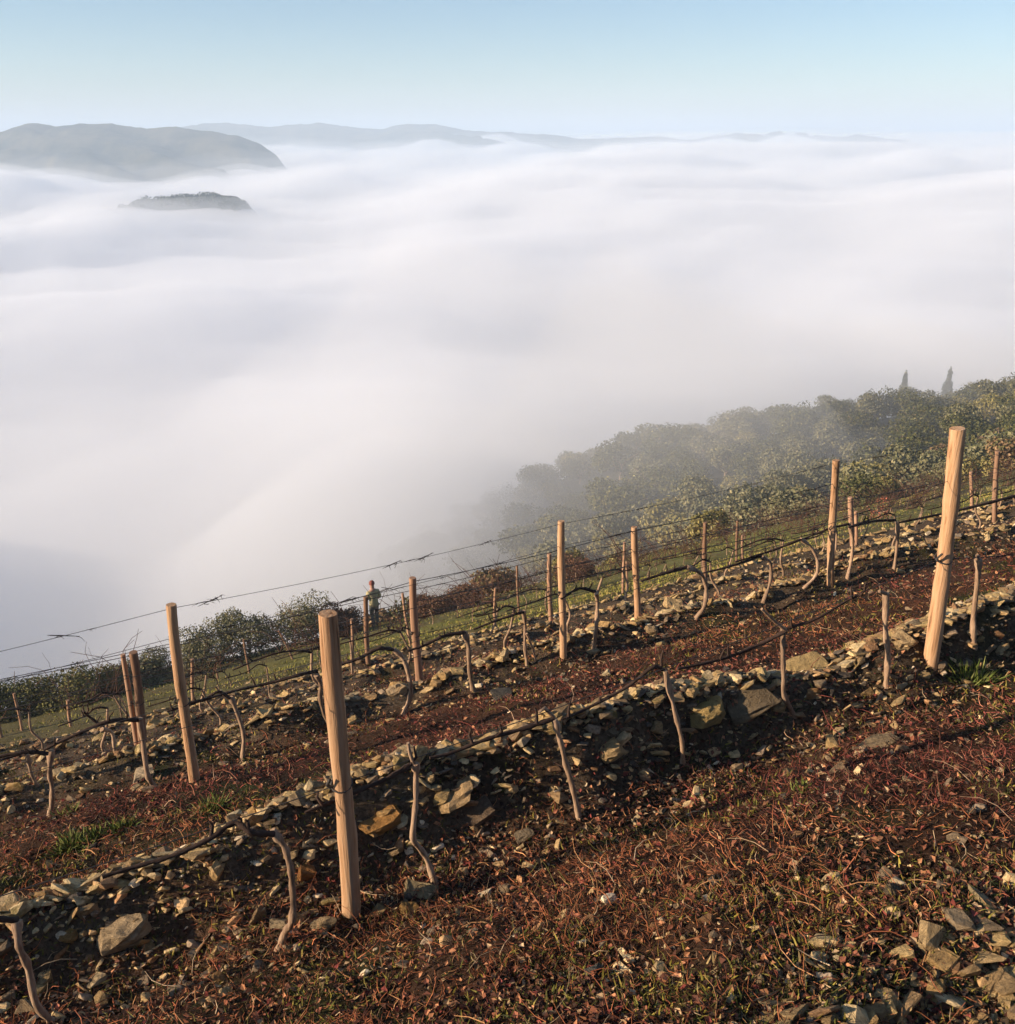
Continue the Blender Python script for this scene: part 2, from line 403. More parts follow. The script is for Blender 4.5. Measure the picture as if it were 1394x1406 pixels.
# ------------------------------------------------------------------ posts
def depth_for(u0, v0, u1, v1, h):
    lo, hi = 1.0, 90.0
    for _ in range(50):
        m = (lo + hi) / 2; P = pix(u1, v1, m) + np.array([0, 0, h])
        f = P[1] * cp - P[2] * sp; q = P[1] * sp + P[2] * cp
        if CV - F * q / f < v0: lo = m
        else: hi = m
    return lo
def post(u0, v0, u1, v1, h, rad, label, group, mat, seed, d=None, name='wooden_post', tie=True, n=12, knot=None):
    """round stake whose foot is seen at (u1, v1) and top at (u0, v0)"""
    g = at(u1, v1); dd = d or depth_for(u0, v0, u1, v1, h)
    P = pix(u1, v1, dd)
    if g is not None:
        dg = g[1] * cp - g[2] * sp
        if abs(dg - dd) < .14 * dd: P = g; dd = dg
    z = gz(P[0], P[1]); P = np.array([P[0], P[1], min(z, P[2] + .35)])
    # top: same distance plane, so the lean is across the view only
    ds = dd; best = None
    for _ in range(40):
        T = pix(u0, v0, ds); err = (T[1] - P[1]); ds -= err / (T[1] / ds)
    top = Vector(T - P)
    rg = random.Random(seed)
    ts = [-.12 / top.length] + list(np.linspace(0, 1, 15)) + [1.004]
    pts, rads = [], []
    ph = rg.uniform(0, 6)
    for k in ts:
        wob = Vector((math.sin(k * 4 + ph) * .010, math.cos(k * 3 + ph) * .008, 0))
        pts.append(top * k + wob)
        r = rad * (1.04 - .10 * k) * (1 + .03 * math.sin(k * 9 + ph))
        if knot:
            for kk, ka in knot: r += rad * ka * math.exp(-((k - kk) / .035) ** 2)
        rads.append(r)
    rads[-1] *= .97
    o = MB().tube(pts, rads, n, True, .06, seed).build(name, mat)
    o.location = P
    tag(o, label, 'post', group)
    if tie:
        m = MB(); hz = .47
        ring = [top * hz + Vector((math.cos(a) * rad * 1.12, math.sin(a) * rad * 1.12, .012 * math.sin(a))) for a in np.linspace(0, 6.3, 12)]
        m.tube(ring, .004, 4)
        m.tube([top * hz + Vector((-rad * 1.0, -rad * .6, 0)), top * hz + Vector((-rad * 1.35, -rad * 1.0, .02)), top * hz + Vector((-rad * .9, -rad * 1.25, .05))], .006, 4)
        m.build('wire_tie', m_wire, o)
    return o, Vector(P), top
G1 = 'peeled wooden posts along the vine rows'
POST = {}
def P_(key, *a, **k): POST[key] = post(*a, **k)
P_('a1', 455, 843, 480, 1256, 1.25, .034, 'thick peeled wooden post in the left foreground, nearest of all', G1, m_post, 1, knot=[(.30, .10), (.72, .06)], n=16)
P_('a2', 1315, 589, 1280, 911, 1.30, .038, 'thick knotty wooden post leaning at the right side in the near vine row', G1, m_post, 2, knot=[(.36, .10), (.70, .20)], n=16)
P_('b1', 237, 831, 265, 1073, 1.25, .032, 'peeled wooden post leaning left in the second row, its top against the fog', G1, m_post, 3, knot=[(.55, .08)])
P_('b2', 772, 716, 772, 903, 1.24, .030, 'straight wooden post in the middle of the second row holding the topmost wire', G1, m_post, 4, knot=[(.6, .08)])
P_('b3', 1147, 633, 1141, 805, 1.28, .035, 'tall pale wooden post in the second row in front of the misty trees', G1, m_post, 5, knot=[(.3, .06)])
P_('c1', 182, 896, 203, 1052, 1.25, .040, 'reddish split double post at the left end of the third row', G1, m_post_far, 6)
P_('c2', 567, 794, 575, 936, 1.25, .036, 'wooden post right of the walking person in the third row', G1, m_post_far, 7)
P_('c3', 872, 724, 875, 851, 1.25, .036, 'pale wooden post of the third row just right of the middle post', G1, m_post, 8)
P_('c4', 1370, 620, 1363, 728, 1.25, .036, 'slim wooden post at the far right edge behind the big knotty post', G1, m_post_far, 9)
P_('d1', 501, 820, 507, 922, 1.25, .036, 'wooden post just left of the walking person', G1, m_post_far, 10)
P_('d2', 754, 761, 757, 859, 1.25, .036, 'dark slender post close behind the left side of the middle post', G1, m_post_far, 11)
P_('d3', 968, 718, 967, 814, 1.25, .036, 'thin wooden post of the fourth row rising behind a curved vine', G1, m_post_far, 12)
P_('d4', 1168, 683, 1168, 768, 1.25, .048, 'short reddish post just right of the tall pale post before the trees', G1, m_post_far, 13)
P_('d5', 1334, 648, 1330, 726, 1.25, .036, 'short thin post between the knotty post and the right edge', G1, m_post_far, 14)
# companion half of the split post
m = MB(); tp = POST['c1'][2]
m.tube([Vector((-.075, .02, -.1)), Vector((-.085, .02, 0)) + tp * .5, Vector((-.10, .02, 0)) + tp * .97], [.028, .026, .022], 8, True, .05, 5)
m.build('split_half', m_post_far, POST['c1'][0])
for k, (u0, v0, u1, v1, lab) in enumerate([
    (680, 808, 680, 868, 'small stake on the grass strip right of the red-brown bramble'),
    (710, 777, 713, 828, 'dark stake against the fog between the bramble and the middle post'),
    (857, 745, 857, 803, 'reddish stake just left of the pale third-row post'),
    (861, 771, 860, 821, 'short reddish stake crossing the pale third-row post from behind'),
    (1013, 715, 1012, 765, 'thin stake standing in the tangle of canes right of the fourth-row post'),
    (1020, 735, 1018, 785, 'short thin stake on the grass below the tangle of canes'),
    (483, 850, 484, 910, 'short stake hard against the right side of the nearest post'),
    (553, 815, 563, 872, 'dark leaning stake in front of the fog right of the person'),
    (92, 962, 103, 1022, 'reddish leaning stake below the left bushes'),
    (20, 952, 30, 1003, 'thin stake standing before the leftmost bush'),
    (-4, 985, 10, 1040, 'stake cut by the left edge of the picture'),
    (335, 878, 342, 924, 'grey stake upright before the large bush'),
    (383, 866, 402, 905, 'bare stick leaning steeply before the large bush'),
    (263, 905, 266, 962, 'reddish stake right behind the second-row leaning post'),
    (297, 918, 302, 958, 'short reddish stub standing among the third-row vines'),
    (1176, 702, 1172, 772, 'thin short stake beside the short reddish post')]):
    P_('e%d' % k, u0, v0, u1, v1, .95, .030, lab, 'small stakes down the slope', m_post_far, 40 + k, tie=False, n=8, name='wooden_stake')

# ------------------------------------------------------------------ vines
def in_row(u, v, s0):
    """point on the vertical plane of the row at s0 seen at pixel (u, v)"""
    r = pix(u, v, 1.0); return r * (s0 / (NX * r[0] + NY * r[1]))
def vine(base, trunk, cordon, s0, label, group, seed, r0=.017, spurs=3, stub=None, arm2=None):
    rg = random.Random(seed)
    g = at(*trunk[0])
    if g is not None:
        s_, t_ = st(g[0], g[1])
        if abs(s_ - s0) < .45: s0 = s_
    r0 *= .68 if s0 < 4 else .85
    T = [in_row(u, v, s0) for u, v in trunk]
    B = T[0].copy(); zz = gz(B[0], B[1])
    o = empty('grapevine', B, 0); tag(o, label, 'grapevine', group)
    def rel(p): return Vector(np.array(p) - B)
    tp = smooth_path([rel(p) + Vector((rg.gauss(0, .006), rg.gauss(0, .02), 0)) * (1 if i else 0) for i, p in enumerate(T)], 4)
    tp = [tp[0] + np.array([0, 0, min(-.06, zz - B[2] - .06)])] + list(tp)
    n = len(tp)
    rad = [r0 * (1.45 if i < 2 else (1.1 - .15 * i / n) * (1 + .16 * math.sin(i * 1.9 + seed))) for i in range(n)]
    rad[-1] *= 1.25; rad[-2] *= 1.5; rad[-3] *= 1.25
    MB().tube(tp, rad, 9, True, .20, seed).build('trunk', m_bark, o)
    def arm(px, r1, name='cordon'):
        A = smooth_path([rel(in_row(u, v, s0)) + Vector((0, rg.gauss(0, .012), 0)) for u, v in px], 5)
        k = len(A); mb = MB(); mb.tube(A, [r1 * (1 - .45 * i / k) * (1 + .2 * math.sin(i * 2.3 + seed)) for i in range(k)], 7, True, .12, seed + 1)
        for j in range(spurs):
            i = rg.randrange(1, k - 1); p = Vector(A[i])
            q = p + Vector((rg.gauss(0, .012), rg.gauss(0, .015), rg.uniform(.012, .045)))
            mb.tube([p, q, q + Vector((rg.gauss(0, .012), rg.gauss(0, .01), rg.uniform(.01, .05)))], [.008, .006, .004], 5, True)
        mb.build(name, m_cordon, o)
    if cordon: arm(cordon, r0 * .95)
    if arm2: arm(arm2, r0 * .7)
    if stub:
        A = [rel(in_row(u, v, s0)) for u, v in stub]
        MB().tube(A, [r0 * .8, r0 * .7, r0 * .55][:len(A)], 7, True, .1, seed).build('cut_stub', m_bark, o)
    return o
V1 = 'bare grapevines of the near row'
vine(0, [(72, 1404), (52, 1372), (42, 1330), (35, 1290), (22, 1266)], [(22, 1266), (-10, 1258), (-60, 1270)], 2.85, 'bare grapevine at the bottom left corner of the picture', V1, 1)
vine(0, [(383, 1304), (391, 1280), (402, 1255), (404, 1220), (402, 1185), (392, 1160), (375, 1143)], [(375, 1143), (350, 1133), (320, 1134), (290, 1150), (240, 1172), (190, 1190), (140, 1205)], 2.85, 'arched grapevine just left of the nearest thick post', V1, 2, .018)
vine(0, [(598, 1214), (585, 1180), (568, 1150), (566, 1110), (571, 1070), (568, 1048)], [(568, 1048), (540, 1062), (500, 1082), (460, 1098), (420, 1112)], 2.85, 'wavy bare grapevine just right of the nearest thick post', V1, 3, .016, stub=[(569, 1050), (563, 1035), (560, 1020)])
vine(0, [(795, 1124), (788, 1085), (775, 1050), (765, 1010), (761, 985)], [(761, 985), (720, 1000), (670, 1015), (620, 1035), (590, 1042)], 2.85, 'slanting grapevine in the near row with a curled cut top', V1, 4, .016, stub=[(761, 985), (748, 972), (740, 978)])
vine(0, [(938, 1048), (933, 1010), (925, 970), (912, 922)], [(912, 922), (895, 916), (860, 945), (800, 975), (770, 987)], 2.85, 'thin bent grapevine before the largest mossy rock of the near bank', V1, 5, .015)
vine(0, [(1092, 984), (1078, 955), (1074, 930), (1078, 895), (1080, 866)], [(1080, 866), (1040, 890), (990, 905), (930, 917)], 2.85, 'forked grapevine in the near row with two arms', V1, 6, .017, stub=[(1080, 866), (1060, 850), (1046, 836)], arm2=[(1080, 866), (1120, 848), (1165, 826), (1185, 815)])
vine(0, [(1217, 944), (1219, 900), (1217, 860), (1216, 815)], None, 2.95, 'upright grapevine trunk cut off just left of the knotty post', V1, 7, .020, stub=[(1216, 815), (1208, 812)])
vine(0, [(1337, 888), (1338, 850), (1342, 800), (1343, 768)], None, 3.0, 'upright grapevine trunk just right of the knotty post', V1, 8, .020, stub=[(1343, 768), (1342, 762)])
V2 = 'bare grapevines of the second row'
vine(0, [(68, 1122), (72, 1090), (70, 1060), (68, 1033)], [(68, 1033), (40, 1031), (0, 1040), (-40, 1055)], 5.95, 'straight grapevine trunk near the left edge in the second row', V2, 11, .018)
vine(0, [(52, 1080), (44, 1060), (36, 1036)], [(36, 1036), (20, 1040), (-20, 1050)], 6.6, 'short slanting grapevine behind the straight trunk at the left edge', V2, 12, .014)
vine(0, [(212, 1082), (205, 1055), (195, 1020), (190, 988)], [(190, 988), (150, 990), (100, 1010), (60, 1030)], 5.95, 'reddish grapevine twisting up the split double post', V2, 13, .02)
vine(0, [(163, 1060), (162, 1030), (153, 1008), (142, 998)], [(142, 998), (120, 985), (116, 975)], 6.8, 'arched grapevine left of the split double post', V2, 14, .016)
vine(0, [(455, 1000), (441, 965), (440, 940), (434, 925)], [(434, 925), (415, 922), (370, 938), (320, 950), (270, 964), (230, 976)], 6.05, 'grapevine with a long dark arm ending behind the nearest post', V2, 15, .018)
vine(0, [(333, 1042), (335, 1010), (326, 980), (315, 960)], [(315, 960), (300, 950), (280, 960), (250, 968)], 6.4, 'curved grapevine between the leaning post and the nearest post', V2, 16, .016)
vine(0, [(555, 980), (563, 955), (563, 930), (555, 905), (540, 892)], [(540, 892), (520, 890), (495, 902), (470, 912), (440, 922)], 6.05, 'S-shaped grapevine standing just below the wooden post right of the person', V2, 17, .02)
vine(0, [(650, 950), (645, 920), (645, 890), (639, 868)], [(639, 868), (610, 874), (585, 885), (560, 893)], 6.05, 'upright pale grapevine alone between two second-row posts', V2, 18, .02)
vine(0, [(724, 914), (722, 885), (724, 860), (719, 840)], [(719, 840), (690, 850), (650, 864)], 6.1, 'slender forked grapevine left of the middle post', V2, 19, .016, stub=[(723, 870), (732, 890), (736, 908)])
vine(0, [(815, 892), (818, 860), (821, 830), (817, 812)], [(817, 812), (795, 808), (770, 820)], 6.1, 'grapevine right of the middle post with a pale cut upright', V2, 20, .019, stub=[(819, 820), (823, 806), (827, 794)])
vine(0, [(955, 850), (968, 830), (970, 805), (960, 785), (944, 779)], [(944, 779), (910, 788), (880, 798)], 6.15, 'hooked grapevine under the thin fourth-row post', V2, 21, .021)
vine(0, [(1048, 827), (1055, 800), (1058, 774), (1046, 764)], [(1046, 764), (1000, 778), (960, 789)], 6.15, 'grapevine trunk halfway between the hooked vine and the tall pale post', V2, 22, .017)
vine(0, [(1104, 808), (1120, 790), (1123, 770), (1115, 752), (1100, 741)], [(1100, 741), (1060, 757), (1010, 772)], 6.15, 'bow-shaped grapevine just left of the tall pale post', V2, 23, .017)
vine(0, [(1164, 794), (1172, 765), (1172, 740), (1166, 720)], [(1166, 720), (1140, 727), (1100, 741)], 6.15, 'grapevine hugging the right side of the tall pale post', V2, 24, .017)
vine(0, [(1228, 782), (1231, 750), (1231, 716)], [(1231, 716), (1200, 716), (1165, 724)], 6.15, 'straight grapevine trunk in the second row below the red-leaved shrub', V2, 25, .018)
vine(0, [(1403, 748), (1402, 710), (1393, 681)], [(1393, 681), (1340, 695), (1290, 706), (1233, 717)], 6.15, 'long dark grapevine arm reaching in from the right edge', V2, 26, .02)

def generic_vine(s0, t0, seed, canes=0, h=.55):
    """free-standing bare vine in local row axes (x along the row)"""
    rg = random.Random(seed); o = empty('grapevine', (0, 0, 0), math.atan2(UY, UX))
    x1 = rg.uniform(-.15, .1); pts = [(0, 0, -.06), (rg.gauss(0, .03), 0, .12), (x1 * .5 + rg.gauss(0, .04), rg.gauss(0, .02), .3), (x1, 0, h)]
    tp = smooth_path(pts, 4); MB().tube(tp, [.017 - .004 * i / len(tp) for i in range(len(tp))], 6, True, .12, seed).build('trunk', m_bark, o)
    L = rg.uniform(.5, .9); A = smooth_path([(x1, 0, h), (x1 - .12, rg.gauss(0, .02), h + .05), (x1 - .5 * L, rg.gauss(0, .03), h + rg.gauss(0, .03)), (x1 - L, 0, h + rg.gauss(0, .03))], 4)
    mb = MB(); mb.tube(A, [.012 - .005 * i / len(A) for i in range(len(A))], 6, True, .14, seed)
    for j in range(5):
        p = Vector(A[rg.randrange(len(A))]); mb.tube([p, p + Vector((rg.gauss(0, .02), rg.gauss(0, .02), rg.uniform(.03, .09)))], [.008, .005], 5)
    mb.build('cordon', m_cordon, o)
    if canes:
        mb = MB()
        for j in range(canes):
            p = Vector(A[rg.randrange(len(A))]); d = Vector((rg.gauss(0, .5), rg.gauss(0, .35), 1)).normalized(); q = [p]
            Lc = rg.uniform(.5, 1.35)
            for k in range(5):
                d = (d + Vector((rg.gauss(0, .3), rg.gauss(0, .3), rg.uniform(-.45, .1)))).normalized(); q.append(q[-1] + d * Lc / 5)
            mb.tube(q, [.007, .006, .005, .0045, .004, .003], 4)
        mb.build('cane', m_cane, o)
    return o
protos = [generic_vine(0, 0, 300 + i) for i in range(5)]
protos_c = [generic_vine(0, 0, 320 + i, 19, .5) for i in range(6)]
used = set()
def put_vine(pr, s0, t0, label, group, rg, sc_=1.0):
    x, y = xy(s0, t0)
    if id(pr) in used: o = copy_tree(pr)
    else: o = pr; used.add(id(pr))
    o.location = (x, y, gz(x, y)); o.rotation_euler = (0, 0, math.atan2(UY, UX) + rg.gauss(0, .12)); k = sc_ * rg.uniform(.85, 1.1); o.scale = (k, k, k)
    tag(o, label, 'grapevine', group)
rg = random.Random(77)
NICK = sorted([(-40, 'left edge of the picture'), (192, 'split double post'), (251, 'leaning second-row post'), (468, 'nearest thick post'), (571, 'post near the person'), (772, 'middle post'), (873, 'pale third-row post'), (967, 'thin fourth-row post'), (1144, 'tall pale post'), (1297, 'knotty post')])
ORD = ['first', 'second', 'third', 'fourth', 'fifth', 'sixth', 'seventh', 'eighth', 'ninth', 'tenth', 'eleventh', 'twelfth']
def pixel(P):
    f = P[1] * cp - P[2] * sp; q = P[1] * sp + P[2] * cp; return CU + F * P[0] / f, CV - F * q / f
for s0, t0, t1, stp, pr, look, row in [
    (8.65, -2.4, 14.5, .95, protos, 'bare pruned grapevine', 'third row'),
    (11.8, -3.0, 19, 1.05, protos, 'bare pruned grapevine', 'fourth row'),
    (14.9, -3.6, 24, 1.6, protos_c, 'loose-caned vine', 'first grass row'),
    (18.0, 0, 30, 1.9, protos_c, 'loose-caned vine', 'second grass row'),
    (21.1, 4, 34, 1.5, protos_c, 'loose-caned vine', 'third grass row'),
    (24.6, 9, 36, .95, protos_c, 'tangled vine', 'last row but one'),
    (27.4, 13, 36, .9, protos_c, 'tangled vine', 'last row')]:
    t0 += rg.uniform(0, .4); count = {}
    while t0 < t1:
        s_ = s0 + rg.gauss(0, .08); x, y = xy(s_, t0); u, v = pixel((x, y, gz(x, y)))
        if rg.random() < .93 and -20 < u < 1410:
            nk = [n for q, n in NICK if q <= u][-1]; count[nk] = count.get(nk, 0) + 1
            put_vine(rg.choice(pr), s_, t0, '%s in the %s, %s right of the %s' % (look, row, ORD[count[nk] - 1] if count[nk] <= 10 else 'one farthest', nk), 'bare grapevines further down the slope', rg)
        t0 += stp * rg.uniform(.85, 1.2)
# ------------------------------------------------------------------ wires
TENDRILS = []
for i in range(6):
    rg = random.Random(900 + i); mb = MB()
    mb.tube([(-.18, 0, .003), (-.06, .004, .006), (.06, -.004, .004), (.18, 0, .003)], [.003, .006, .006, .003], 5)
    for j in range(rg.randrange(4, 9)):
        a = rg.uniform(-.16, .16); p = Vector((a, 0, 0)); d = Vector((rg.choice((-1, 1)), rg.gauss(0, .4), rg.gauss(-.25, .35))).normalized(); q = [p]
        for k in range(4):
            d = (d + Vector((rg.gauss(0, .5), rg.gauss(0, .5), rg.gauss(-.12, .4)))).normalized(); q.append(q[-1] + d * rg.uniform(.015, .04))
        mb.tube(q, [.0045, .004, .0032, .0025, .0015], 4)
    for j in range(rg.randrange(1, 4)):
        a = rg.uniform(-.12, .12); mb.tube([(a - .05, 0, .002), (a, .004, .006), (a + .06, -.003, 0)], [.005, .007, .005], 5)
    TENDRILS.append(mb.mesh('tendril', m_tendril))
def wire(pts, label, nt_, seed, r=.0019, sag=.03):
    rg = random.Random(seed); P = [Vector(p) for p in pts]; q = []
    for a, b in zip(P[:-1], P[1:]):
        for k in range(8):
            u = k / 8; q.append(a.lerp(b, u) - Vector((0, 0, sag * 4 * u * (1 - u))))
    q.append(P[-1]); B = q[0].copy()
    o = empty('trellis_wire', B); tag(o, label, 'wire', 'trellis wires along the vine rows')
    MB().tube([x - B for x in q], r, 4).build('strand', m_wire, o)
    for _ in range(nt_):
        i = rg.randrange(len(q) - 1); p = q[i].lerp(q[i + 1], rg.random()) - B; d = q[i + 1] - q[i]; k = rg.uniform(.2, .5)
        link('tendril', TENDRILS[rg.randrange(6)], o, p, (0, -math.atan2(d.z, math.hypot(d.x, d.y)), math.atan2(d.y, d.x) + (math.pi if rg.random() < .5 else 0)), (k, k, k))
def along(keys, f, s0, tl, tr, h):
    """wire fixed at fraction f of the posts' heights, running on to tl / tr along the row"""
    L = []
    def g(t): x, y = xy(s0, t); return Vector((x, y, gz(x, y) + h))
    L.append(g(tl))
    for k in keys: L.append(POST[k][1] + POST[k][2] * f)
    L.append(g(tr)); return L
wire(along(['b1', 'b2', 'b3'], .985, 5.95, -2.8, 9.6, 1.22), 'topmost wire of the second row, over the tops of its posts', 34, 1)
wire(along(['b1', 'b2', 'b3'], .83, 5.95, -2.8, 9.6, 1.03), 'second wire from the top in the second row', 24, 2)
wire(along(['b1', 'b2', 'b3'], .68, 5.95, -2.8, 9.6, .85), 'third wire from the top in the second row', 14, 12, .0022)
wire(along(['c1', 'c2', 'c3', 'c4'], .62, 8.65, -2.4, 14, .78), 'lower middle wire through the third-row posts', 16, 13, .0034)
wire(along(['b1', 'b2', 'b3'], .46, 5.95, -2.8, 9.6, .57), 'low wire of the second row that carries the dark vine arms', 6, 3)
wire(along(['c1', 'c2', 'c3', 'c4'], .97, 8.65, -2.4, 14, 1.2), 'upper wire over the third-row posts, behind the leaning post', 34, 4, .0036)
wire(along(['c1', 'c2', 'c3', 'c4'], .78, 8.65, -2.4, 14, .97), 'middle wire through the third-row posts', 30, 5, .0036)
wire(along(['c1', 'c2', 'c3', 'c4'], .46, 8.65, -2.4, 14, .57), 'low wire of the third row among its vine arms', 8, 6, .003)
wire(along(['d1', 'd2', 'd3', 'd4', 'd5'], .96, 11.8, -2.0, 20, 1.2), 'upper wire over the fourth-row posts past the person', 34, 7, .0048)
wire(along(['d1', 'd2', 'd3', 'd4', 'd5'], .6, 11.8, -2.0, 20, .75), 'lower wire of the fourth row before the grass strip', 20, 8, .0048)
wire(along(['d1', 'd2', 'd3', 'd4', 'd5'], .79, 11.8, -2.0, 20, .98), 'middle wire of the fourth row past the person', 24, 14, .0045)
wire(along(['a1', 'a2'], .47, 2.85, -1.6, 5.6, .57), 'low wire of the near row between the two thick posts', 3, 9, .0018)
wire(along(['a1', 'a2'], .80, 2.85, -1.6, 5.6, .98), 'thin upper wire of the near row between the two thick posts', 0, 10, .0012)

# ------------------------------------------------------------------ loose geometry in bulk (numpy)
def strands(pos, dirs, length, rad, bend, cols, rings=4, sides=3, up=0.0):
    """tapered curved stems; one tint per stem"""
    n = len(pos); V = np.empty((n, rings, sides, 3), np.float32)
    d = dirs / np.linalg.norm(dirs, axis=1, keepdims=True)
    a = np.cross(d, rng.normal(size=(n, 3))); a /= np.linalg.norm(a, axis=1, keepdims=True); b = np.cross(d, a)
    curve = rng.normal(size=(n, 1)) * bend
    for i in range(rings):
        u = i / (rings - 1)
        c = pos + d * (length * u)[:, None] + a * (curve * length[:, None] * u * u) + b * (length * bend * .6 * math.sin(3.1 * u))[:, None]
        c[:, 2] += up * length * u * u
        r = rad * (1 - .65 * u)
        for k in range(sides):
            th = 2 * math.pi * k / sides
            V[:, i, k] = c + (a * math.cos(th) + b * math.sin(th)) * r[:, None]
    base = (np.arange(n) * rings * sides)[:, None, None]
    i = np.arange(rings - 1)[:, None] * sides; k = np.arange(sides)[None]; k2 = (k + 1) % sides
    q = np.stack([i + k, i + k2, i + sides + k2, i + sides + k], -1).reshape(1, -1, 4)
    f = (base + q).reshape(-1, 4)
    return V.reshape(-1, 3), f, np.repeat(cols, rings * sides, 0)
def blades(pos, dirs, length, width, bend, cols):
    n = len(pos); d = dirs / np.linalg.norm(dirs, axis=1, keepdims=True)
    a = np.cross(d, rng.normal(size=(n, 3))); a /= np.linalg.norm(a, axis=1, keepdims=True)
    nrm = np.cross(d, a); V = np.empty((n, 6, 3), np.float32)
    for i, (u, w_) in enumerate([(0, .5), (.55, .42), (1, .06)]):
        c = pos + d * (length * u)[:, None] + nrm * (length * bend * u * u)[:, None]
        c[:, 2] -= length * np.abs(bend) * u * u * .5
        V[:, 2 * i] = c - a * (width * w_)[:, None]; V[:, 2 * i + 1] = c + a * (width * w_)[:, None]
    q = np.array([[0, 1, 3, 2], [2, 3, 5, 4]])[None]
    f = ((np.arange(n) * 6)[:, None, None] + q).reshape(-1, 4)
    return V.reshape(-1, 3), f, np.repeat(cols, 6, 0)
def leafquads(pos, nrm, size, cols, fold=.25):
    n = len(pos); nrm = nrm / np.linalg.norm(nrm, axis=1, keepdims=True)
    a = np.cross(nrm, rng.normal(size=(n, 3))); a /= np.linalg.norm(a, axis=1, keepdims=True); b = np.cross(nrm, a)
    s_ = size[:, None]; V = np.empty((n, 4, 3), np.float32)
    V[:, 0] = pos - a * s_ * .5; V[:, 1] = pos + b * s_ * .33 + nrm * s_ * fold * .5; V[:, 2] = pos + a * s_ * .5 + nrm * s_ * fold * .3; V[:, 3] = pos - b * s_ * .33 + nrm * s_ * fold * .5
    f = (np.arange(n)[:, None] * 4 + np.arange(4)[None])
    return V.reshape(-1, 3), f, np.repeat(cols, 4, 0)
def rocks(protos_, pos, size, rot, cols):
    """merge copies of the hull prototypes (triangles)"""
    VV, FF, CC = [], [], []; off = 0
    which = rng.integers(0, len(protos_), len(pos))
    for j, me in enumerate(protos_):
        ids = np.where(which == j)[0]
        if not len(ids): continue
        nv = len(me.vertices); co = np.empty(nv * 3); me.vertices.foreach_get('co', co); co = co.reshape(-1, 3)
        fv = np.array([p.vertices[:] for p in me.polygons])
        W = np.einsum('nij,vj->nvi', rot[ids], co) * size[ids][:, None, None] + pos[ids][:, None, :]
        VV.append(W.reshape(-1, 3)); FF.append((fv[None] + (np.arange(len(ids)) * nv)[:, None, None] + off).reshape(-1, 3)); CC.append(np.repeat(cols[ids], nv, 0)); off += len(ids) * nv
    return np.concatenate(VV), np.concatenate(FF), np.concatenate(CC)
def rot_mats(n, tilt):
    """random heading, random tilt, lying on the slope"""
    az = rng.uniform(0, 2 * math.pi, n); tx = rng.normal(size=n) * tilt; ty = rng.normal(size=n) * tilt
    ca, sa, cx, sx, cy, sy = np.cos(az), np.sin(az), np.cos(tx), np.sin(tx), np.cos(ty), np.sin(ty)
    Z = np.zeros(n); O = np.ones(n)
    Rz = np.stack([ca, -sa, Z, sa, ca, Z, Z, Z, O], -1).reshape(n, 3, 3)
    Rx = np.stack([O, Z, Z, Z, cx, -sx, Z, sx, cx], -1).reshape(n, 3, 3)
    Ry = np.stack([cy, Z, sy, Z, O, Z, -sy, Z, cy], -1).reshape(n, 3, 3)
    g = Vector((.20, -.42, 0)); sl = np.array(Vector((0, 0, 1)).rotation_difference(Vector((-.20, .42, 1)).normalized()).to_matrix())
    return np.einsum('ij,njk,nkl,nlm->nim', sl, Rx, Ry, Rz)
def pick(palette, n, jitter=.22):
    p = np.array(palette); w_ = p[:, 3] / p[:, 3].sum(); i = rng.choice(len(p), n, p=w_)
    return p[i, :3] * np.exp(rng.normal(size=(n, 1)) * jitter)
def polar(n, r0, r1, half=52, power=0.0):
    az = np.radians(rng.uniform(-half, half, n)); u = rng.uniform(size=n); r = r0 * (r1 / r0) ** u
    x = np.sin(az) * r; y = np.cos(az) * r
    return x, y
def surf(x, y, lift=0.0): return np.stack([x, y, ground(x, y) + lift], -1)
def keep(x, y, p):
    k = rng.uniform(size=len(x)) < p; return x[k], y[k]
m_litter = tinted('dry_stems', nscale=90, lo=.6, hi=1.4)
m_leaf = tinted('leaf', nscale=60, lo=.7, hi=1.3, rough=.8)
m_gravel = tinted('gravel', nscale=70, lo=.55, hi=1.5, bump=.006)

# ------------------------------------------------------------------ stone banks
STONE_PAL = [(.17, .12, .07, 2), (.35, .24, .115, 2.5), (.48, .345, .175, 2.2), (.23, .165, .105, 2), (.36, .23, .11, 1.8), (.50, .39, .25, 1), (.10, .08, .06, 1.6), (.28, .155, .075, 1.2)]
def in_frame(p, m=420):
    f = p[:, 1] * cp - p[:, 2] * sp; q = p[:, 1] * sp + p[:, 2] * cp
    u = CU + F * p[:, 0] / f; v = CV - F * q / f
    return (f > .5) & (u > -m) & (u < 1394 + m) & (v < 1406 + m * .5), f
BANKS = [  # row, t range, label, how many, smallest, largest
    (0, .95, 3.2, 'sunlit heap of tan schist stones in the bottom right corner', 1500, .02, .11),
    (1, -2.8, 6.6, 'stone bank along the near vine row, shaded on its near face', 5600, .022, .115),
    (2, -4.4, 11, 'low stone bank along the second vine row', 2800, .03, .14),
    (3, -5, 15.5, 'low stone bank along the third vine row', 2200, .036, .16),
    (4, -6, 20.5, 'low stone bank along the fourth vine row', 1500, .045, .18)]
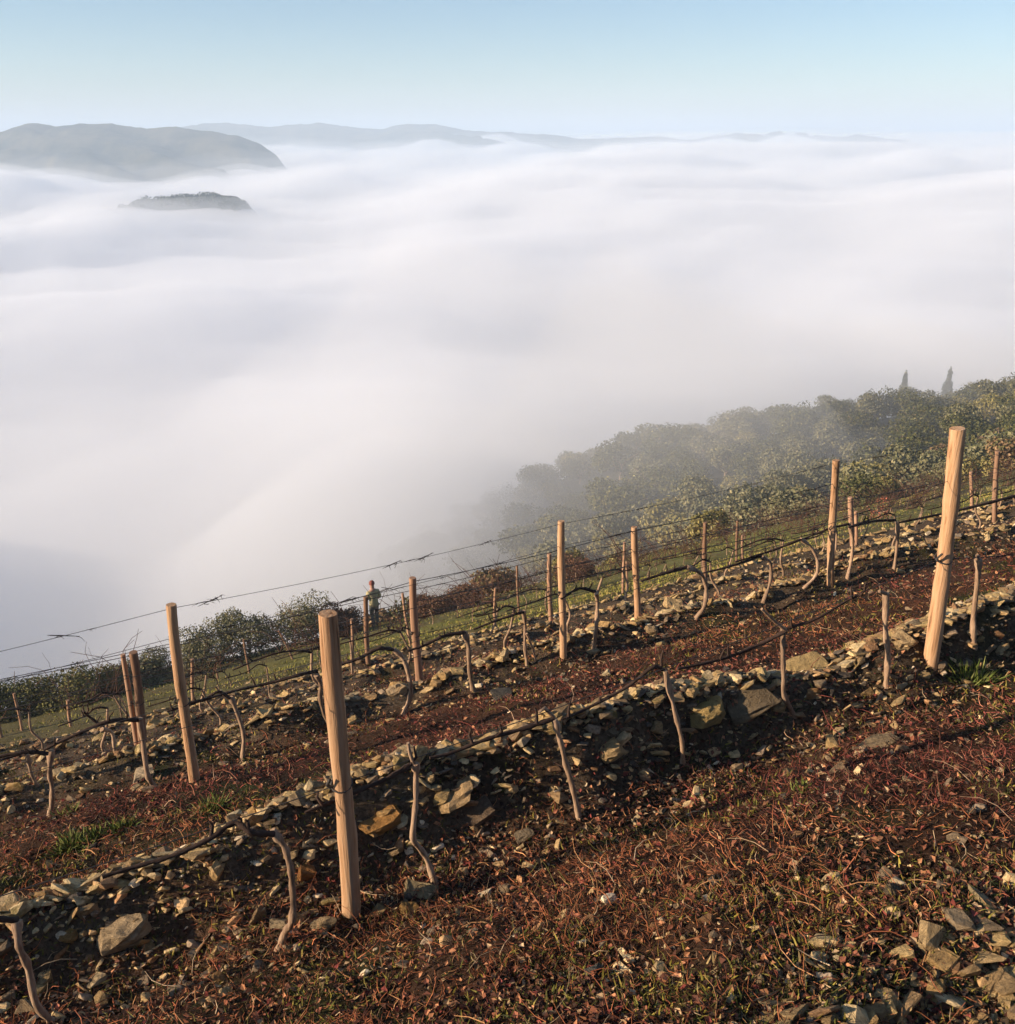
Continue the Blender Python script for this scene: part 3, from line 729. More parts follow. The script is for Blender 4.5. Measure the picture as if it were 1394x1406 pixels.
for k, t0, t1, lab, n, smin, smax in BANKS:
    sk = ROWS[k]
    t = rng.uniform(t0, t1, n); s_ = sk + .36 + rng.normal(size=n) * (.25 if k < 2 else .42)
    if k == 0: s_ = sk - .02 + rng.normal(size=n) * .10
    nc = n // 3                                # a quarter of them cap the crest, larger and flatter lying
    if k: s_[:nc] = crest(k, t[:nc]) + .03 + rng.normal(size=nc) * .055; s_[nc:] += .06
    dens = vnoise(t * 1.1, s_ * 1.5 + 3, 140 + k); dens[:nc] = 1 if k else dens[:nc]
    cap = np.arange(n) < (nc if k else 0)
    x, y = xy(s_, t); P = surf(x, y)
    ok, f = in_frame(P); ok &= dens > (.12 if k < 2 else .28)
    P, f, cap = P[ok], f[ok], cap[ok]; n = len(P)
    size = np.minimum(smin * (1 - rng.uniform(size=n)) ** (-1 / 1.9), smax)
    size[cap] = np.clip(size[cap] * 1.95, 0, smax * 1.15); rot = rot_mats(n, .33); P[cap, 2] += .012
    P[:, 2] += size * .06
    vw = in_frame(P, 20)[0]; order = np.argsort(-(size / f) * np.where(vw, 1, .01)); big = order[:300]; rest = order[300:]
    c = xy(sk + .36, (t0 + t1) / 2); root = empty('stone_bank', (c[0], c[1], gz(*c)))
    tag(root, lab, 'stone bank', 'stone banks along the vine rows')
    B = np.array(root.location)
    for i in big:
        o = link('stone', STONES[int(rng.integers(0, len(STONES)))], root)
        M = Matrix(rot[i].tolist()).to_4x4(); o.rotation_euler = M.to_euler(); o.location = P[i] - B
        z = float(size[i]); o.scale = (z, z, z)
    if not len(rest): continue
    V, Fc, C = rocks(STONES[:8], P[rest] - B, size[rest], rot[rest], pick(STONE_PAL, len(rest)))
    mesh_obj('rubble', V, Fc, m_gravel, root, smooth=False, kind='stuff', colors=C)

# single large stones that stand out, each where the photograph has it
def boulder(u, v, w_px, flat, seed, label, rot=(0, 0, 0), boxy=.6, tint=(.40, .31, .21), sink=.36, name='rock'):
    g = at(u, v); d = g[1] * cp - g[2] * sp; L = .86 * w_px / F * d
    me = hull(seed, 18, flat, boxy, None, name); bm = bmesh.new(); bm.from_mesh(me)
    bmesh.ops.subdivide_edges(bm, edges=bm.edges, cuts=2, use_grid_fill=True)
    rg = random.Random(seed)
    for q in bm.verts:
        c = q.co; k = float(fbm(np.array([c.x * 5 + seed]), np.array([c.y * 5 + c.z * 11]), 3, seed)[0]); q.co += q.normal * k * .06
    bm.to_mesh(me); bm.free()
    m, t, b = new_mat('rock_%d' % seed); Lk = t.links.new; tc = t.nodes.new('ShaderNodeTexCoord')
    mp = t.nodes.new('ShaderNodeMapping'); mp.inputs['Scale'].default_value = (1, 1.3, 4); Lk(tc.outputs['Object'], mp.inputs['Vector'])
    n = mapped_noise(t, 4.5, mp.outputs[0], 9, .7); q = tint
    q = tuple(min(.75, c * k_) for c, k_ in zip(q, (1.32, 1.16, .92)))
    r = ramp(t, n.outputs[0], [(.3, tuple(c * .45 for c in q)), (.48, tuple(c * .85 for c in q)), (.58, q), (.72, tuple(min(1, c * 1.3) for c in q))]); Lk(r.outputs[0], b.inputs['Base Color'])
    bp = t.nodes.new('ShaderNodeBump'); bp.inputs['Distance'].default_value = .06; Lk(n.outputs[0], bp.inputs['Height']); Lk(bp.outputs[0], b.inputs['Normal'])
    b.inputs['Roughness'].default_value = .95; b.inputs['Specular IOR Level'].default_value = .05; m.name = 'rock_face'
    me.materials.append(m)
    o = link(name, me, None, (g[0], g[1], g[2] + L * flat * (.5 - sink)), rot, (L, L, L)); tag(o, label, 'rock'); return o
boulder(168, 1292, 92, .62, 501, 'largest pale boulder in the lower left corner', (.25, -.25, .5), .75, (.40, .33, .24))
boulder(352, 1262, 46, .8, 502, 'pointed slab standing on edge left of the arched vine', (.3, 1.0, 1.2), .55, (.33, .25, .17))
boulder(422, 1203, 38, .9, 503, 'rust-brown upright stone between the arched vine and the nearest post', (.2, .3, .4), .5, (.36, .19, .085))
boulder(440, 1275, 62, .28, 504, 'curved pale slab below the foot of the nearest post', (-.5, -.2, .7), .6, (.36, .29, .2))
boulder(95, 1288, 36, .5, 505, 'small yellowish stone left of the largest boulder', (.2, .1, .3), .6, (.36, .24, .11))
boulder(40, 1390, 40, .8, 506, 'upright pale stone beside the corner grapevine', (.2, .6, .2), .6, (.36, .29, .21))
boulder(302, 1345, 28, .7, 507, 'small rusty stone standing in shade below the arched vine', (.3, .5, .2), .5, (.34, .22, .12))
boulder(562, 1252, 36, .6, 508, 'small tan block in shade right of the nearest post', (.1, .2, .3), .5, (.36, .24, .11))
boulder(520, 1254, 32, .4, 509, 'broken yellowish stone against the foot of the nearest post', (.3, -.2, .9), .5, (.38, .30, .18))
boulder(578, 1225, 58, .24, 510, 'flat greenish slab under the wavy vine', (.1, .05, -.2), .5, (.32, .28, .19))
boulder(520, 1130, 100, .22, 511, 'long rust-orange slab on the crest behind the nearest post', (.25, -.22, .43), .5, (.36, .215, .09))
boulder(625, 1098, 95, .28, 512, 'long pale slab on the crest right of the wavy vine', (.3, -.28, .43), .55, (.46, .35, .22))
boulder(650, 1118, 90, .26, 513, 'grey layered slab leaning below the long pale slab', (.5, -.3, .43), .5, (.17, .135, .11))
boulder(838, 1035, 55, .5, 514, 'stacked pale block on the crest between two slanting vines', (.1, -.2, .4), .5, (.46, .36, .22))
boulder(900, 1000, 34, .5, 515, 'rounded pale stone on the crest left of the thin bent vine', (.1, 0, .2), .7, (.45, .36, .23))
boulder(968, 985, 72, .52, 516, 'largest mossy yellow rock on the crest right of the thin bent vine', (.15, -.25, .43), .6, (.38, .30, .15))
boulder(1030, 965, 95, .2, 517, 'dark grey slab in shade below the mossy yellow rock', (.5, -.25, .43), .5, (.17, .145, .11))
boulder(1110, 925, 80, .42, 518, 'moss-grown pale rock on the crest right of the forked vine', (.2, -.25, .43), .6, (.40, .32, .18))
boulder(1115, 955, 34, .5, 519, 'brown stone at the foot of the forked vine', (.2, 0, .2), .6, (.34, .22, .12))
boulder(1238, 945, 20, .6, 520, 'little white stone right of the cut-off trunk', (0, 0, .3), .7, (.52, .48, .38))
boulder(1240, 880, 52, .25, 521, 'bright flat slab on the crest left of the knotty post', (.2, -.2, .4), .5, (.48, .38, .24))
boulder(1345, 880, 18, .6, 522, 'little yellow stone beside the trunk right of the knotty post', (0, 0, .3), .7, (.46, .38, .22))
boulder(1203, 1024, 70, .34, 523, 'flat grey slab lying alone in the aisle at the right', (.15, -.25, .35), .55, (.28, .23, .165))
boulder(1150, 1060, 46, .22, 524, 'thin light stick-like stone left of the grey aisle slab', (.1, -.3, .6), .5, (.38, .30, .22))
boulder(1228, 1228, 42, .6, 525, 'dark leaning stone with a pale face in the near aisle', (.4, .5, .9), .5, (.22, .19, .15))
boulder(1328, 1287, 24, .5, 526, 'small bright stone near the lower right edge', (.1, 0, .2), .6, (.48, .40, .28))
boulder(1310, 1152, 24, .45, 527, 'small pale flake in the aisle near the right edge', (.1, -.2, .3), .6, (.42, .34, .25))
boulder(818, 1338, 40, .35, 528, 'blue-grey flat stone in the near aisle at bottom centre', (.1, .2, .7), .55, (.19, .19, .18))
boulder(1200, 1396, 56, .45, 529, 'long blunt stone at the bottom edge near the corner heap', (.1, -.15, .4), .6, (.36, .26, .16))
boulder(1365, 1358, 70, .35, 530, 'large flat stone on the corner heap', (.2, -.3, .5), .55, (.44, .33, .2))
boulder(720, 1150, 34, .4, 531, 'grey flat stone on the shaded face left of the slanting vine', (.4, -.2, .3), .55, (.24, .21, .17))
boulder(826, 1102, 14, .8, 532, 'tiny white egg-shaped stone below the slanting vine', (.2, 0, .2), .8, (.5, .47, .42))
boulder(925, 832, 40, .5, 533, 'pale boulder in the second row left of the hooked vine', (.2, 0, .3), .6, (.46, .36, .22))
boulder(895, 868, 30, .5, 534, 'pale stone right of the foot of the middle post', (.2, .2, .3), .6, (.42, .33, .22))
boulder(545, 950, 44, .35, 535, 'pale slab in front of the S-shaped vine', (.2, -.2, .4), .55, (.42, .34, .24))
boulder(195, 1068, 46, .4, 536, 'white slab at the foot of the reddish twisting vine', (.2, -.2, .4), .55, (.44, .38, .30))
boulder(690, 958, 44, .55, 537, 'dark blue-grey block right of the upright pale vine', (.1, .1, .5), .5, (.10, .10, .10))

# ------------------------------------------------------------------ gravel and litter
n = 40000
x, y = polar(n, 1.2, 16); s_, t_ = st(x, y)
pb = np.zeros(n)
for j, sk in enumerate(ROWS[:5]): pb = np.maximum(pb, np.exp(-((s_ - sk - .36 * (j > 0)) / (.5 if j else .14)) ** 2))
pb = np.maximum(pb, sstep(6.0, 7, s_) * .95); pb = np.maximum(pb, .2 * (vnoise(x * 1.5, y * 1.5, 150) > .4))
x, y = keep(x, y, pb); P = surf(x, y, .002); ok, f = in_frame(P); P = P[ok]; f = f[ok]; n = len(P)
size = np.clip(.011 * (1 - rng.uniform(size=n)) ** (-1 / 1.8), .01, .06) * (1 + .07 * f)
V, Fc, C = rocks(STONES[:6], P, size, rot_mats(n, .5), pick(STONE_PAL, n, .3))
mesh_obj('gravel', V, Fc, m_gravel, None, smooth=False, kind='stuff', colors=C)

RED = [(.30, .085, .06, 3), (.19, .055, .042, 3), (.33, .135, .08, 2), (.08, .033, .024, 3.4), (.32, .20, .12, 1), (.045, .025, .02, 2)]
ORANGE = [(.42, .15, .065, 3), (.29, .10, .05, 3), (.45, .235, .105, 1.6), (.10, .045, .026, 3.4), (.05, .028, .02, 3), (.13, .115, .035, 1.4), (.42, .30, .18, .7)]
def litter(n, r0, r1, lmin, lmax, rad, lift, name, flatness):
    x, y = polar(n, r0, r1); s_, t_ = st(x, y)
    p = np.ones(len(x))
    for j, sk in enumerate(ROWS[:3]): p -= (.75 if j else .5) * np.exp(-((s_ - sk - .38) / .33) ** 2)
    p *= (.4 + .8 * (fbm(x * 2.2, y * 2.2, 3, 160) > -.15)) * (.45 + .7 * sstep(-.25, .1, fbm(x * .75, y * .75, 2, 163)))
    p *= 1 - .5 * sstep(6.3, 8, s_)
    k = rng.uniform(size=len(x)) < p; x, y, s_, t_ = x[k], y[k], s_[k], t_[k]; n = len(x)
    P = surf(x, y, lift); f = np.hypot(x, y)
    d = rng.normal(size=(n, 3)); d[:, 2] = np.abs(d[:, 2]) * flatness
    L = rng.uniform(lmin, lmax, n) ** 1.0 * (.7 + .06 * f); red = ((sstep(3.2, 4.2, s_) > rng.uniform(size=n)) & (fbm(x * .8, y * .8, 3, 176) > -.12)) | (vnoise(x * .9, y * .9, 171) > .72)
    C = np.where(red[:, None], pick(RED, n), pick(ORANGE, n)) * (.55 + .9 * vnoise(x * 2.6, y * 2.6, 175))[:, None]
    V, Fc, C = strands(P, d, L, np.full(n, rad) * rng.uniform(.6, 1.5, n) * (.75 + .06 * f), .28, C, 3 if lmax < .1 else 4)
    mesh_obj(name, V, Fc, m_litter, None, kind='stuff', colors=C)
litter(125000, 1.2, 13, .018, .065, .0017, .003, 'dry_stem_litter', .5)
litter(4800, 1.3, 10, .07, .20, .0022, .012, 'vine_prunings', .10)
# fallen leaves, dry curls
n = 94000; x, y = polar(n, 1.2, 13); s_, t_ = st(x, y); x, y = keep(x, y, .3 + .6 * (fbm(x * 1.7, y * 1.7, 3, 180) > 0)); n = len(x); P = surf(x, y, .008); f = np.hypot(x, y)
nr = rng.normal(size=(n, 3)) * .7 + np.array([0, 0, .8])
V, Fc, C = leafquads(P, nr, rng.uniform(.012, .034, n) * (.8 + .05 * f), pick([(.22, .085, .05, 3), (.34, .16, .08, 2), (.08, .036, .025, 4), (.19, .05, .04, 1), (.34, .23, .13, 1), (.04, .024, .018, 3)], n), .5)
mesh_obj('fallen_leaves', V, Fc, m_leaf, None, smooth=False, kind='stuff', colors=C)
# moss and low weeds on the banks and in patches of the aisles
n = 128000; x, y = polar(n, 1.2, 14); s_, t_ = st(x, y)
pm = .8 * sstep(.02, .25, fbm(x * 1.9, y * 1.9, 3, 190)); pb = np.zeros(n)
for sk in ROWS[:5]: pb = np.maximum(pb, np.exp(-((s_ - sk - .3) / .45) ** 2))
pm = np.maximum(pm, .9 * pb * sstep(-.05, .15, fbm(x * 2.6, y * 2.6, 3, 195)))
x, y = keep(x, y, pm); n = len(x); P = surf(x, y, 0); f = np.hypot(x, y)
d = rng.normal(size=(n, 3)) * .55 + np.array([0, 0, .8])
V, Fc, C = blades(P, d, rng.uniform(.012, .045, n) * (.8 + .05 * f), rng.uniform(.003, .007, n) * (.8 + .08 * f), rng.normal(size=n) * .5, pick([(.19, .155, .03, 3), (.10, .10, .025, 3), (.25, .20, .05, 1.5), (.05, .055, .02, 2), (.25, .18, .08, 1.5)], n))
mesh_obj('moss_and_weeds', V, Fc, m_leaf, None, smooth=False, kind='stuff', colors=C)
# grass strip beyond the fourth row
n = 105000; s_ = rng.uniform(12.8, 31, n); t_ = rng.uniform(-9, 37, n); k = vnoise(s_ * .35, t_ * .25, 200) * .6 + vnoise(s_ * 1.2, t_ * .7, 201) * .5 > rng.uniform(.4, .8, n) + .22 * (1 - sstep(0, 10, t_))
x, y = xy(s_[k], t_[k]); P = surf(x, y); ok, f = in_frame(P, 200); P = P[ok]; n = len(P)
d = rng.normal(size=(n, 3)) * .4 + np.array([0, 0, .9])
V, Fc, C = blades(P, d, rng.uniform(.035, .12, n), rng.uniform(.012, .026, n), rng.normal(size=n) * .4, pick([(.22, .21, .04, 3), (.28, .25, .06, 3), (.36, .28, .10, 2), (.14, .14, .035, 2), (.26, .16, .08, 1.4)], n))
mesh_obj('strip_grass', V, Fc, m_leaf, None, smooth=False, kind='stuff', colors=C)
# green tufts that can be pointed at
for u, v, w_, nb, lab in [(98, 1166, 44, 160, 'bright green grass tuft at the left, lowest of three in a line'), (130, 1150, 30, 90, 'small green grass tuft in the middle of three at the left'), (168, 1138, 40, 120, 'green grass tuft at the left, topmost of three in a line'),
                         (288, 1112, 46, 120, 'dark green weed patch above the arched vine'), (1335, 935, 52, 170, 'spiky green grass tuft right of the knotty post'), (1100, 1085, 30, 70, 'pale green tuft in the shade of the near bank'), (90, 1120, 30, 60, 'thin green tuft behind the straight trunk at the left edge')]:
    g = at(u, v); dd = g[1] * cp - g[2] * sp; r = w_ / F * dd * .5
    P = np.stack([rng.normal(size=nb) * r * .45, rng.normal(size=nb) * r * .45, np.full(nb, -.004)], -1)
    P[:, 2] += ground(P[:, 0] + g[0], P[:, 1] + g[1]) - g[2]
    d = np.concatenate([P[:, :2] / r * .9 + rng.normal(size=(nb, 2)) * .3, np.full((nb, 1), .9)], 1)
    V, Fc, C = blades(P, d, rng.uniform(.5, 1.1, nb) * r * 1.1, np.full(nb, .0035 + .0006 * dd), rng.normal(size=nb) * .3, pick([(.12, .14, .03, 3), (.18, .19, .06, 2), (.08, .11, .025, 2)], nb))
    o = mesh_obj('grass_tuft', V, Fc, m_leaf, None, smooth=False, colors=C); o.location = g; tag(o, lab, 'grass tuft')

# ------------------------------------------------------------------ shrubs and trees
def crown(seed, n, lobes, size, pal, name='crown', twig=0.0):
    """foliage: leaf-sized faces spread through lumpy lobes ((x, y, z), (rx, ry, rz))"""
    rs = np.random.default_rng(seed); P, Nn = [], []
    vol = np.array([l[1][0] * l[1][1] * l[1][2] for l in lobes]) ** .7; cnt = (n * vol / vol.sum()).astype(int)
    for (c, r), k in zip(lobes, cnt):
        v = rs.normal(size=(k, 3)); v /= np.linalg.norm(v, axis=1, keepdims=True)
        rad = rs.uniform(.35, 1, (k, 1)) ** .5
        bump = 1 + .22 * np.sin(v[:, :1] * 7 + seed) * np.cos(v[:, 1:2] * 6 + v[:, 2:] * 5)
        P.append(np.array(c) + v * rad * bump * np.array(r)); Nn.append(v + rs.normal(size=(k, 3)) * .7)
    P = np.concatenate(P); Nn = np.concatenate(Nn); k = P[:, 2] > .05; P, Nn = P[k], Nn[k]
    p = np.array(pal); i = rs.choice(len(p), len(P), p=p[:, 3] / p[:, 3].sum())
    C = p[i, :3] * np.exp(rs.normal(size=(len(P), 1)) * .25)
    global rng; keep_ = rng; rng = rs
    V, Fc, C = leafquads(P, Nn, rs.uniform(.6, 1.4, len(P)) * size, C, .3); rng = keep_
    o = mesh_obj(name, V, Fc, m_leaf, None, smooth=False, colors=C); return o
def lobes_for(seed, rx, rz, n, base=.0):
    rg = random.Random(seed); L = [((0, 0, rz * .9 + base), (rx * .75, rx * .75, rz * .85))]
    if base == 0: L += [((rx * .6 * math.cos(a), rx * .6 * math.sin(a), rz * .35), (rx * .5, rx * .5, rz * .5)) for a in (0.3, 1.5, 2.8, 4.1, 5.3)]
    for _ in range(n):
        a = rg.uniform(0, 6.28); q = rg.uniform(.35, .8) * rx; k = rg.uniform(.35, .6)
        L.append(((math.cos(a) * q, math.sin(a) * q, base + rg.uniform(.5, 1.5) * rz), (rx * k, rx * k, rz * k * rg.uniform(.8, 1.2))))
    return L
def woody(seed, h, r, nb, spread, name='trunk', top=None):
    rg = random.Random(seed); mb = MB()
    mb.tube(smooth_path([(0, 0, -.3), (rg.gauss(0, .05) * h, 0, h * .4), (rg.gauss(0, .08) * h, rg.gauss(0, .05) * h, h)], 3), [r * 1.2, r * 1.1, r, r * .9, r * .8, r * .7, r * .6], 6)
    for j in range(nb):
        a = rg.uniform(0, 6.28); z0 = rg.uniform(.25, .9) * h; e = Vector((math.cos(a) * spread, math.sin(a) * spread, z0 + spread * rg.uniform(.4, 1.0)))
        mb.tube([(0, 0, z0), Vector((0, 0, z0)).lerp(e, .5) + Vector((0, 0, spread * .1)), e], [r * .6, r * .4, r * .15], 5)
    return mb.mesh(name, m_bark)
GREEN = [(.085, .090, .032, 3), (.12, .115, .042, 3), (.17, .15, .06, 1.5), (.055, .062, .025, 2)]
OLIVE = [(.17, .16, .08, 3), (.22, .20, .11, 2), (.12, .12, .06, 2), (.27, .23, .12, 1)]
BROWN = [(.19, .12, .06, 3), (.25, .16, .08, 2), (.12, .09, .045, 2), (.17, .15, .06, 1.8), (.30, .20, .11, 1)]
RUSSET = [(.17, .09, .055, 3), (.12, .065, .04, 3), (.22, .13, .08, 1.5), (.11, .10, .045, 1)]
def plant(name, cr, trunk_me, loc, rz, k, label, cat, group):
    o = empty(name, loc, rz); o.scale = (k, k, k); cr.parent = o
    link('trunk' if name.endswith('tree') else 'stem', trunk_me, o); tag(o, label, cat, group); return o
def base_at(u, v, dflt):
    P = pix(u, v, dflt); return np.array([P[0], P[1], gz(P[0], P[1])])
BUSH = [(.15, .14, .05, 3), (.22, .19, .075, 2), (.09, .09, .035, 2)]
SHR = [  # u, v of the foot, depth, half-width, height, palette, label
    (25, 992, 27, 1.0, .62, GREEN, 'dark green bush cut by the left edge of the picture'),
    (95, 985, 27.5, .95, .62, BUSH, 'dark green bush, second from the left edge'),
    (150, 972, 28.5, .8, .5, BUSH, 'small dark bush left of the split double post'),
    (205, 962, 29, .8, .5, OLIVE, 'low olive bush behind the split double post'),
    (290, 925, 31.5, .95, .75, OLIVE, 'rounded olive-green bush right of the leaning second-row post'),
    (345, 908, 32, .95, .85, OLIVE, 'lighter bush behind the grey upright stake'),
    (412, 893, 32.5, 1.05, .95, OLIVE, 'largest rounded bush just left of the nearest post'),
    (470, 885, 33, .65, .55, RUSSET, 'dark russet bush peeping out behind the nearest post'),
    (588, 856, 34, .6, .42, RUSSET, 'red-brown bramble against the fog, left one of a pair'),
    (632, 848, 34.5, .68, .48, RUSSET, 'red-brown bramble against the fog, right one of a pair'),
    (790, 806, 36.5, .75, .5, RUSSET, 'brown bramble just right of the middle post'),
    (1208, 702, 36, .45, .55, [(.30, .10, .06, 3), (.22, .07, .04, 2), (.32, .18, .11, 1)], 'small red-leaved shrub right of the tall pale post')]
for i, (u, v, d, hw, hh, pal, lab) in enumerate(SHR):
    P = base_at(u, v, d); cr = crown(700 + i, 9000 if hw > .5 else 500, lobes_for(800 + i, hw * 1.12, hh, 9), .066, pal, 'foliage')
    plant('shrub', cr, woody(720 + i, hh * .9, .04, 7, hw * .8, 'stem'), P, 0, 1, lab, 'shrub', 'bushes along the edge of the vineyard')
TREES = []
for i, (pal, rx, rz, nl, lab) in enumerate([
    (GREEN, 2.5, 1.7, 9, 'dull-green rounded tree'), (OLIVE, 2.5, 1.6, 9, 'grey-olive spreading tree'), (OLIVE, 1.9, 1.6, 8, 'small pale-olive tree'),
    (GREEN, 2.9, 2.0, 10, 'broad dark-green tree'), (BROWN, 1.9, 1.2, 8, 'brown half-bare tree'), ([(.25, .21, .07, 3), (.19, .17, .06, 2), (.3, .25, .11, 1)], 1.8, 1.3, 8, 'yellow-green bushy tree')]):
    b = .8
    TREES.append((crown(740 + i, 3000, lobes_for(760 + i, rx, rz, nl, b), .26, pal), woody(780 + i, 2.0, .12, 6, rx * .7), lab, [False]))
cand = []
rs = np.random.default_rng(5)
for _ in range(30000):
    x_ = rs.uniform(-32, 100); y_ = rs.uniform(36, 140); s1, t1 = st(x_, y_)
    if s1 < 31.5 + 2 * rs.uniform() or abs(math.atan2(x_, y_)) > R(31.5): continue
    rr = math.hypot(x_, y_); sp_ = 2.3 + .017 * rr
    if all((x_ - a) ** 2 + (y_ - b) ** 2 > sp_ * sp_ for a, b in cand[-100000:]): cand.append((x_, y_))
cand = np.array(cand); zz = ground(cand[:, 0], cand[:, 1]); okk = zz > -62
# keep what the camera can see: sample the sight line to the crown
vis = []
for (x_, y_), z_ in zip(cand[okk], zz[okk]):
    u_ = np.linspace(.3, .985, 60); q = ground(x_ * u_, y_ * u_, False) + 1.0 * (u_ > .5)
    if np.all((z_ + 4.0) * u_ > q - .2): vis.append((x_, y_, z_))
vis.sort(key=lambda p: p[0] ** 2 + p[1] ** 2); vis = vis[:290]
FOREST = {}
for x_, y_, z_ in vis:
    rr = math.hypot(x_, y_); az = math.degrees(math.atan2(x_, y_))
    near = rr < 62
    k = int(rs.choice(6, p=[.05, .08, .17, .0, .50, .20] if near else ([.10, .26, .22, .06, .14, .22] if rr < 95 else [.28, .26, .14, .22, .04, .06])))
    cr, tr, lab, usd = TREES[k]
    c2 = cr if not usd[0] else cr.copy()
    if usd[0]: col.objects.link(c2)
    usd[0] = True
    ut = pixel((x_, y_, z_ + 2))[0]; side = [q for k_, q in ((720, ' at its foggy left end'), (870, ' above the middle post'), (1040, ' above the fourth-row post'), (1130, ' before the tall pale post'), (1300, ' past the tall pale post'), (9999, ' past the knotty post')) if ut < k_][0]
    zone = 'just behind the vineyard' if near else ('midway down the misty slope' if rr < 95 else 'on the far crest')
    pt = plant('forest_tree', c2, tr, (x_, y_, z_ - .3), rs.uniform(0, 6.28), float(rs.uniform(.45, .75) if near else rs.uniform(.8, 1.3)), lab + ' ' + zone + side, 'tree', 'trees on the misty wooded slope')
    FOREST.setdefault((lab + ' ' + zone, side), []).append((ut, pt))
for (lab, side), L_ in FOREST.items():
    L_.sort(key=lambda q: q[0])
    if len(L_) == 1: continue
    if len(L_) <= 12:
        for i, (ut, pt) in enumerate(L_): pt['label'] = '%s%s, %s from left' % (lab, side, ORD[i])
for u, v, d, h, lab, sd in [(1297, 557, 170, 6.2, 'taller faint cypress rising from the fog behind the crest', 1), (1238, 552, 160, 4.6, 'shorter faint cypress in the fog behind the crest', 2)]:
    P = pix(u, v, d); P[2] -= 3.0
    L = [((0, 0, h * .25 + 2), (h * .13, h * .13, h * .3)), ((0, 0, h * .5 + 2), (h * .12, h * .12, h * .3)), ((0, 0, h * .78 + 2), (h * .06, h * .06, h * .27)), ((0, 0, h * .98 + 2), (h * .03, h * .03, h * .14))]
    z_ = gz(P[0], P[1]); sc_ = (P[2] + h + 3 - z_) / (h + 2)
    cr = crown(790 + sd, 2500, L, .3, GREEN); o = plant('cypress_tree', cr, woody(795 + sd, h * .8, .15, 0, .1), (P[0], P[1], z_), 0, sc_, lab, 'tree', None)

# woodland on the hill that stands out of the fog, far off
rs = np.random.default_rng(9); L_ = []
for _ in range(90):
    u_ = rs.uniform(150, 338); P = pix(u_, np.interp(u_, [150, 165, 200, 240, 300, 338], [293, 284, 276, 271, 268, 279]), 640) + np.array([0, rs.uniform(-25, 3), 0]); k = rs.uniform(1.2, 3.2)
    L_.append(((P[0], P[1], P[2] + rs.uniform(-2.5, .3) ), (k * 1.3, k * 1.3, k)))
z0 = min(q[0][2] for q in L_) - 10
cr = crown(888, 9000, [((a, b, c - z0), r_) for (a, b, c), r_ in L_], 1.3, [(.05, .055, .03, 3), (.09, .085, .045, 2), (.03, .035, .02, 2)], 'far_wood'); cr.location = (0, 0, z0); cr['kind'] = 'stuff'

# ------------------------------------------------------------------ the walking person
def skin(name, joints, edges, mat, parent, sub=2):
    me = bpy.data.meshes.new(name); me.from_pydata([j[:3] for j in joints], edges, []); me.update()
    o = bpy.data.objects.new(name, me); col.objects.link(o)
    md = o.modifiers.new('s', 'SKIN'); sb = o.modifiers.new('d', 'SUBSURF'); sb.levels = sb.render_levels = sub
    for q, j in zip(me.skin_vertices[0].data, joints):
        r = j[3]; q.radius = r if isinstance(r, tuple) else (r, r)
    me.skin_vertices[0].data[0].use_root = True
    dg = bpy.context.evaluated_depsgraph_get(); m2 = bpy.data.meshes.new_from_object(o.evaluated_get(dg))
    o.modifiers.clear(); o.data = m2; m2.materials.clear(); m2.materials.append(mat); m2.name = name
    m2.polygons.foreach_set('use_smooth', [True] * len(m2.polygons))
    if parent is not None: o.parent = parent
    return o
